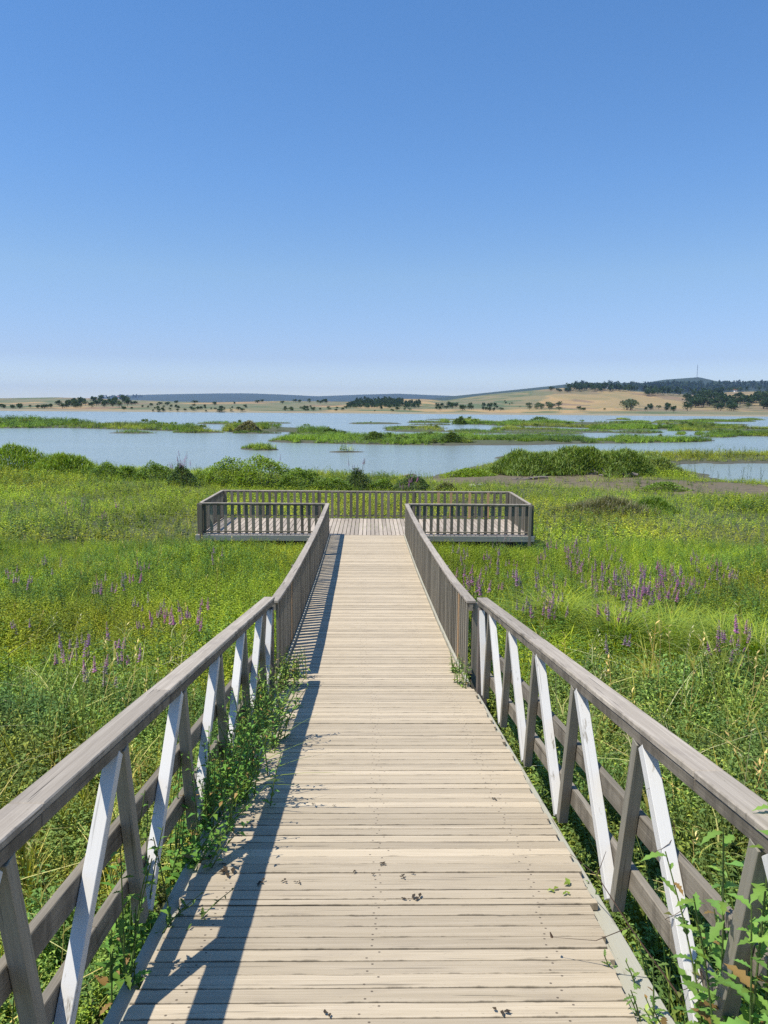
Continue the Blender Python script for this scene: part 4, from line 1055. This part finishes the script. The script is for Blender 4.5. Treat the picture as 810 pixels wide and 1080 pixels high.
# ------------------------------------------------------------------ trees beyond the lake
def tree_arrays(kind):
    if kind == 'round': c, n, hh, w = (.06,.10,.045), 300, 1.0, .48
    elif kind == 'pale': c, n, hh, w = (.13,.16,.09), 240, .9, .5
    else: c, n, hh, w = (.04,.075,.042), 200, 1.15, .28
    a = crown(w*1.15, w*1.15, hh, n, .2, .09, c, lobes=9 if kind != 'tall' else 5, var=.3)
    a[0][:,2] += .02
    return a
TP = {}
for k in ('round','pale','tall'):
    TP[k] = []
    for i in range(4):
        st = PB(); st.tube([np.array((0,0,-.1)), np.array((.01,0,.3)), np.array((0.02,.01,.6))], .035, (.1,.08,.06), 5, .012)
        st.tube([np.array((0,0,.25)), np.array((.14,.05,.55))], .016, (.1,.08,.06), 4, .006); st.tube([np.array((0,0,.3)), np.array((-.13,-.04,.6))], .016, (.1,.08,.06), 4, .006)
        TP[k].append((np_mesh("crown", *tree_arrays(k), [M_LEAF]), np_mesh("trunk", *st.arr(), [M_BARK])))
def far_tree(px, row, hpx, kind, label, group):
    P = hit(px, row); s_ = P.length/F*hpx
    o = empty("distant_tree", P, label, "tree", group); a, b = random.choice(TP[kind])
    link(bpy.data.objects.new("crown", a), o); link(bpy.data.objects.new("trunk", b), o)
    o.scale = (s_*random.uniform(.95,1.5 if hpx > 4 else 2.8), s_, s_); o.rotation_euler.z = random.uniform(0,6.28)
def cluster(px0, px1, r0, r1, n, h0, h1, kind, label, group):
    for i in range(n):
        t = random.random(); far_tree(px0+(px1-px0)*t, r0+(r1-r0)*random.random(), random.uniform(h0,h1), kind if random.random() < .85 else 'pale', label, group)
cluster(0,55,429.5,431.5,20,2.5,4,'round',"small dark tree in the low row on the far left shore","trees on the far left shore")
cluster(55,80,428,431,7,4,6,'round',"rounded dark tree in the clump by the far left shore","trees on the far left shore")
cluster(72,100,425.5,430.5,20,4,7,'round',"dark tree in the left half of the grove on the left far shore","grove on the left far shore")
cluster(100,135,423,430.5,24,4,7,'round',"dark tree in the right half of the grove on the left far shore","grove on the left far shore")
cluster(130,260,425,433,34,1.8,3.8,'round',"small tree dotted on the tan slopes left of centre","trees dotted on the tan slopes")
cluster(150,260,431,434.5,24,1.8,3.2,'round',"low bush tree near the far shore left of centre","low trees near the far shore")
cluster(255,345,424,426,14,2,4,'round',"small dark tree on the skyline of the near fields","trees on the field skyline")
cluster(300,370,430,434.5,26,2,3.8,'round',"dark tree in the hedgerow below the centre wood","hedgerow below the centre wood")
cluster(395,440,431.5,434.5,8,2,4,'round',"dark tree right of the hedgerow below the centre wood","hedgerow below the centre wood")
cluster(460,530,429.5,434.5,26,3,6,'round',"rounded tree at the foot of the olive hillside","trees at the foot of the olive hill")
cluster(553,590,430,433.5,14,4,7,'pale',"pale grey green tree in the hedge under the big tan field","pale trees under the tan field")
cluster(600,640,432,434,5,2.5,4,'round',"small round tree left of the big bush by the tan field","trees under the tan field")
cluster(655,668,432,433.5,5,9,12,'pale',"large rounded tree standing by the shore under the tan field","large trees by the far shore")
cluster(680,720,431,435,10,4,6,'round',"dark tree in the shore hedge right of the large trees","shore trees on the right")
for (q0,q1,q2,q3,qn,ql) in [(720,750,424,434,18,"dark tree at the left foot of the dense tree belt above the far right shore"),(750,775,422,428,14,"dark tree in the upper middle of the tree belt on the far right"),(750,780,428,434,14,"dark tree in the lower middle of the tree belt on the far right"),(780,812,421,427,14,"dark tree at the upper right end of the far tree belt"),(780,812,427,433,12,"dark tree at the lower right end of the far tree belt")]:
    cluster(q0,q1,q2,q3,qn,5,9,'round',ql,"tree belt above the far right shore")
cluster(735,760,420,427,12,6,9,'round',"tall tree at the left head of the right tree belt","tree belt above the far right shore")
cluster(575,600,412,414,5,2.5,4,'round',"small dark tree on top of the olive hill","trees on the olive hilltop")
cluster(530,560,424,430,6,1.5,2.5,'round',"tiny tree dotted on the olive hillside","trees dotted on the olive hillside")

def wood_mass(name, pts, label):
    protos = [tree_arrays('tall') for _ in range(3)] + [tree_arrays('round') for _ in range(2)]
    protos = [(v, f[:240], c) for v, f, c in protos]
    X = []; Y = []; Z = []; S = []
    for (px0, px1, ra, rb, n, h0, h1) in pts:
        for i in range(n):
            P = hit(random.uniform(px0,px1), random.uniform(ra,rb)); X.append(P.x); Y.append(P.y); Z.append(P.z); S.append(P.length/F*random.uniform(h0,h1))
    X, Y, Z, S = map(np.array, (X,Y,Z,S))
    stuff(name, scatter(protos, X, Y, Z, S, RNG.integers(0, 5, len(X)), None, .02), label, cat="woodland")
wood_mass("woodland", [(366,443,427,431.5,260,3.5,5.5),(376,425,424,428,170,3.5,5.5)], "dark conifer wood on the rise beyond the centre of the lake")
wood_mass("woodland", [(598,735,408,413.5,420,3.5,6),(680,762,409,418,220,4.5,7),(760,812,406,414,120,3,5),(108,150,419,421,60,2,3)], "dark belt of forest behind the tan field on the right hills")

# small landmarks on the skyline
M_WHITE, n_, l_, p_ = new_mat("white_render"); p_.inputs['Base Color'].default_value = (.8,.8,.78,1); p_.inputs['Roughness'].default_value = .8
M_STEEL, n_, l_, p_ = new_mat("steel"); p_.inputs['Base Color'].default_value = (.3,.3,.32,1); p_.inputs['Metallic'].default_value = .6; p_.inputs['Roughness'].default_value = .5
M_ROOF, n_, l_, p_ = new_mat("roof_tiles"); p_.inputs['Base Color'].default_value = (.30,.12,.07,1); p_.inputs['Roughness'].default_value = .9
P = hit(735, 399.5); sc = P.length/F
t = empty("radio_mast", P, "thin lattice radio mast on the highest hill at the right", "mast")
k = MB(); hh = 13*sc
for a in range(3):
    an = a*2.094; q = Vector((math.cos(an)*1.3, math.sin(an)*1.3, 0)); k.bar(P+q, P+q*.4+Vector((0,0,hh)), .35, .35, up=(0,1,0))
for i in range(14):
    z0 = hh*i/14; q = 1.3*(1-.6*i/14); k.bar(P+Vector((-q,0,z0)), P+Vector((q,0,z0+hh/14)), .2, .2, up=(0,1,0))
k.build("lattice", M_STEEL, t)
k = MB(); k.bar(P+Vector((0,0,hh)), P+Vector((0,0,hh*1.12)), .25, .25, up=(0,1,0)); k.build("antenna", M_STEEL, t)
def house(px, row, wpx, hpx, label, cat="house"):
    P = hit(px, row); s_ = P.length/F; w = wpx*s_; h = hpx*s_; dpt = w*.8; P = P-Vector((0,0,.5))
    t = empty("village_house", P, label, cat, "buildings on the far hills")
    k = MB(); k.bar(P+Vector((0,-dpt/2,h/2)), P+Vector((0,dpt/2,h/2)), w, h); k.build("wall", M_WHITE, t)
    me = bpy.data.meshes.new("roof"); o_ = .1*w
    me.from_pydata([(-w/2-o_,-dpt/2-o_,h+.02),(w/2+o_,-dpt/2-o_,h+.02),(w/2+o_,dpt/2+o_,h+.02),(-w/2-o_,dpt/2+o_,h+.02),(-w/2-o_,0,h*1.5),(w/2+o_,0,h*1.5)], [], [(0,1,5,4),(2,3,4,5),(0,4,3),(1,2,5),(0,3,2,1)])
    me.materials.append(M_ROOF); link(bpy.data.objects.new("roof", me), t)
    for i in (-.25,.25):
        k = MB(); k.bar(P+Vector((i*w-.08*w,-dpt/2-.05,h*.55)), P+Vector((i*w+.08*w,-dpt/2-.05,h*.55)), .1, h*.3); k.build("window", M_STEEL, t)
house(776,413.5,3.0,2.2,"white house on the hillside among trees at the far right")
house(645,409,1.8,1.8,"small white house by the minaret on the right ridge")
house(641,409.5,1.5,1.5,"tiny white house left of the minaret on the right ridge")
house(125,421,2,2.2,"small white house at the dark tree line on the left skyline")
house(612,409.5,1.6,1.4,"tiny pale house at the left end of the ridge forest")
P = hit(642.5, 408); sc = P.length/F
t = empty("minaret", P, "slim white minaret rising above the ridge forest on the right", "minaret")
k = PB(); k.tube([np.zeros(3), np.array((0,0,6*sc))], .45*sc*.6, (.8,.8,.8), 8, .35*sc*.6); mesh_obj("shaft", k.arr(), M_WHITE, t)
k = PB(); k.tube([np.array((0,0,6*sc)), np.array((0,0,7.6*sc))], .4*sc*.6, (.3,.3,.3), 8, .02*sc); mesh_obj("spire", k.arr(), M_STEEL, t)

# ------------------------------------------------------------------ haze
HZ = True
if HZ:
    mh = bpy.data.materials.new("haze"); mh.use_nodes = True; nn = mh.node_tree.nodes; nn.remove(nn["Principled BSDF"])
    pv = nn.new("ShaderNodeVolumePrincipled"); pv.inputs['Density'].default_value = 9.0e-5; pv.inputs['Color'].default_value = (.50,.68,1.0,1)
    pv.inputs['Anisotropy'].default_value = 0.3
    mh.node_tree.links.new(pv.outputs[0], nn["Material Output"].inputs['Volume'])
    x0, x1, y0, y1, z0, z1 = -10700, 10700, -60, 9100, -7.0, float(Zg.max())+90
    v = [(x0,y0,z0),(x1,y0,z0),(x1,y1,z0),(x0,y1,z0),(x0,y0,z1),(x1,y0,z1),(x1,y1,z1),(x0,y1,z1)]
    me = bpy.data.meshes.new("haze"); me.from_pydata(v, [], [(0,3,2,1),(4,5,6,7),(0,1,5,4),(1,2,6,5),(2,3,7,6),(3,0,4,7)]); me.materials.append(mh)
    hzo = link(bpy.data.objects.new("haze", me)); tag(hzo, "thin pale blue summer haze over the lake and hills", "haze", None, "stuff")
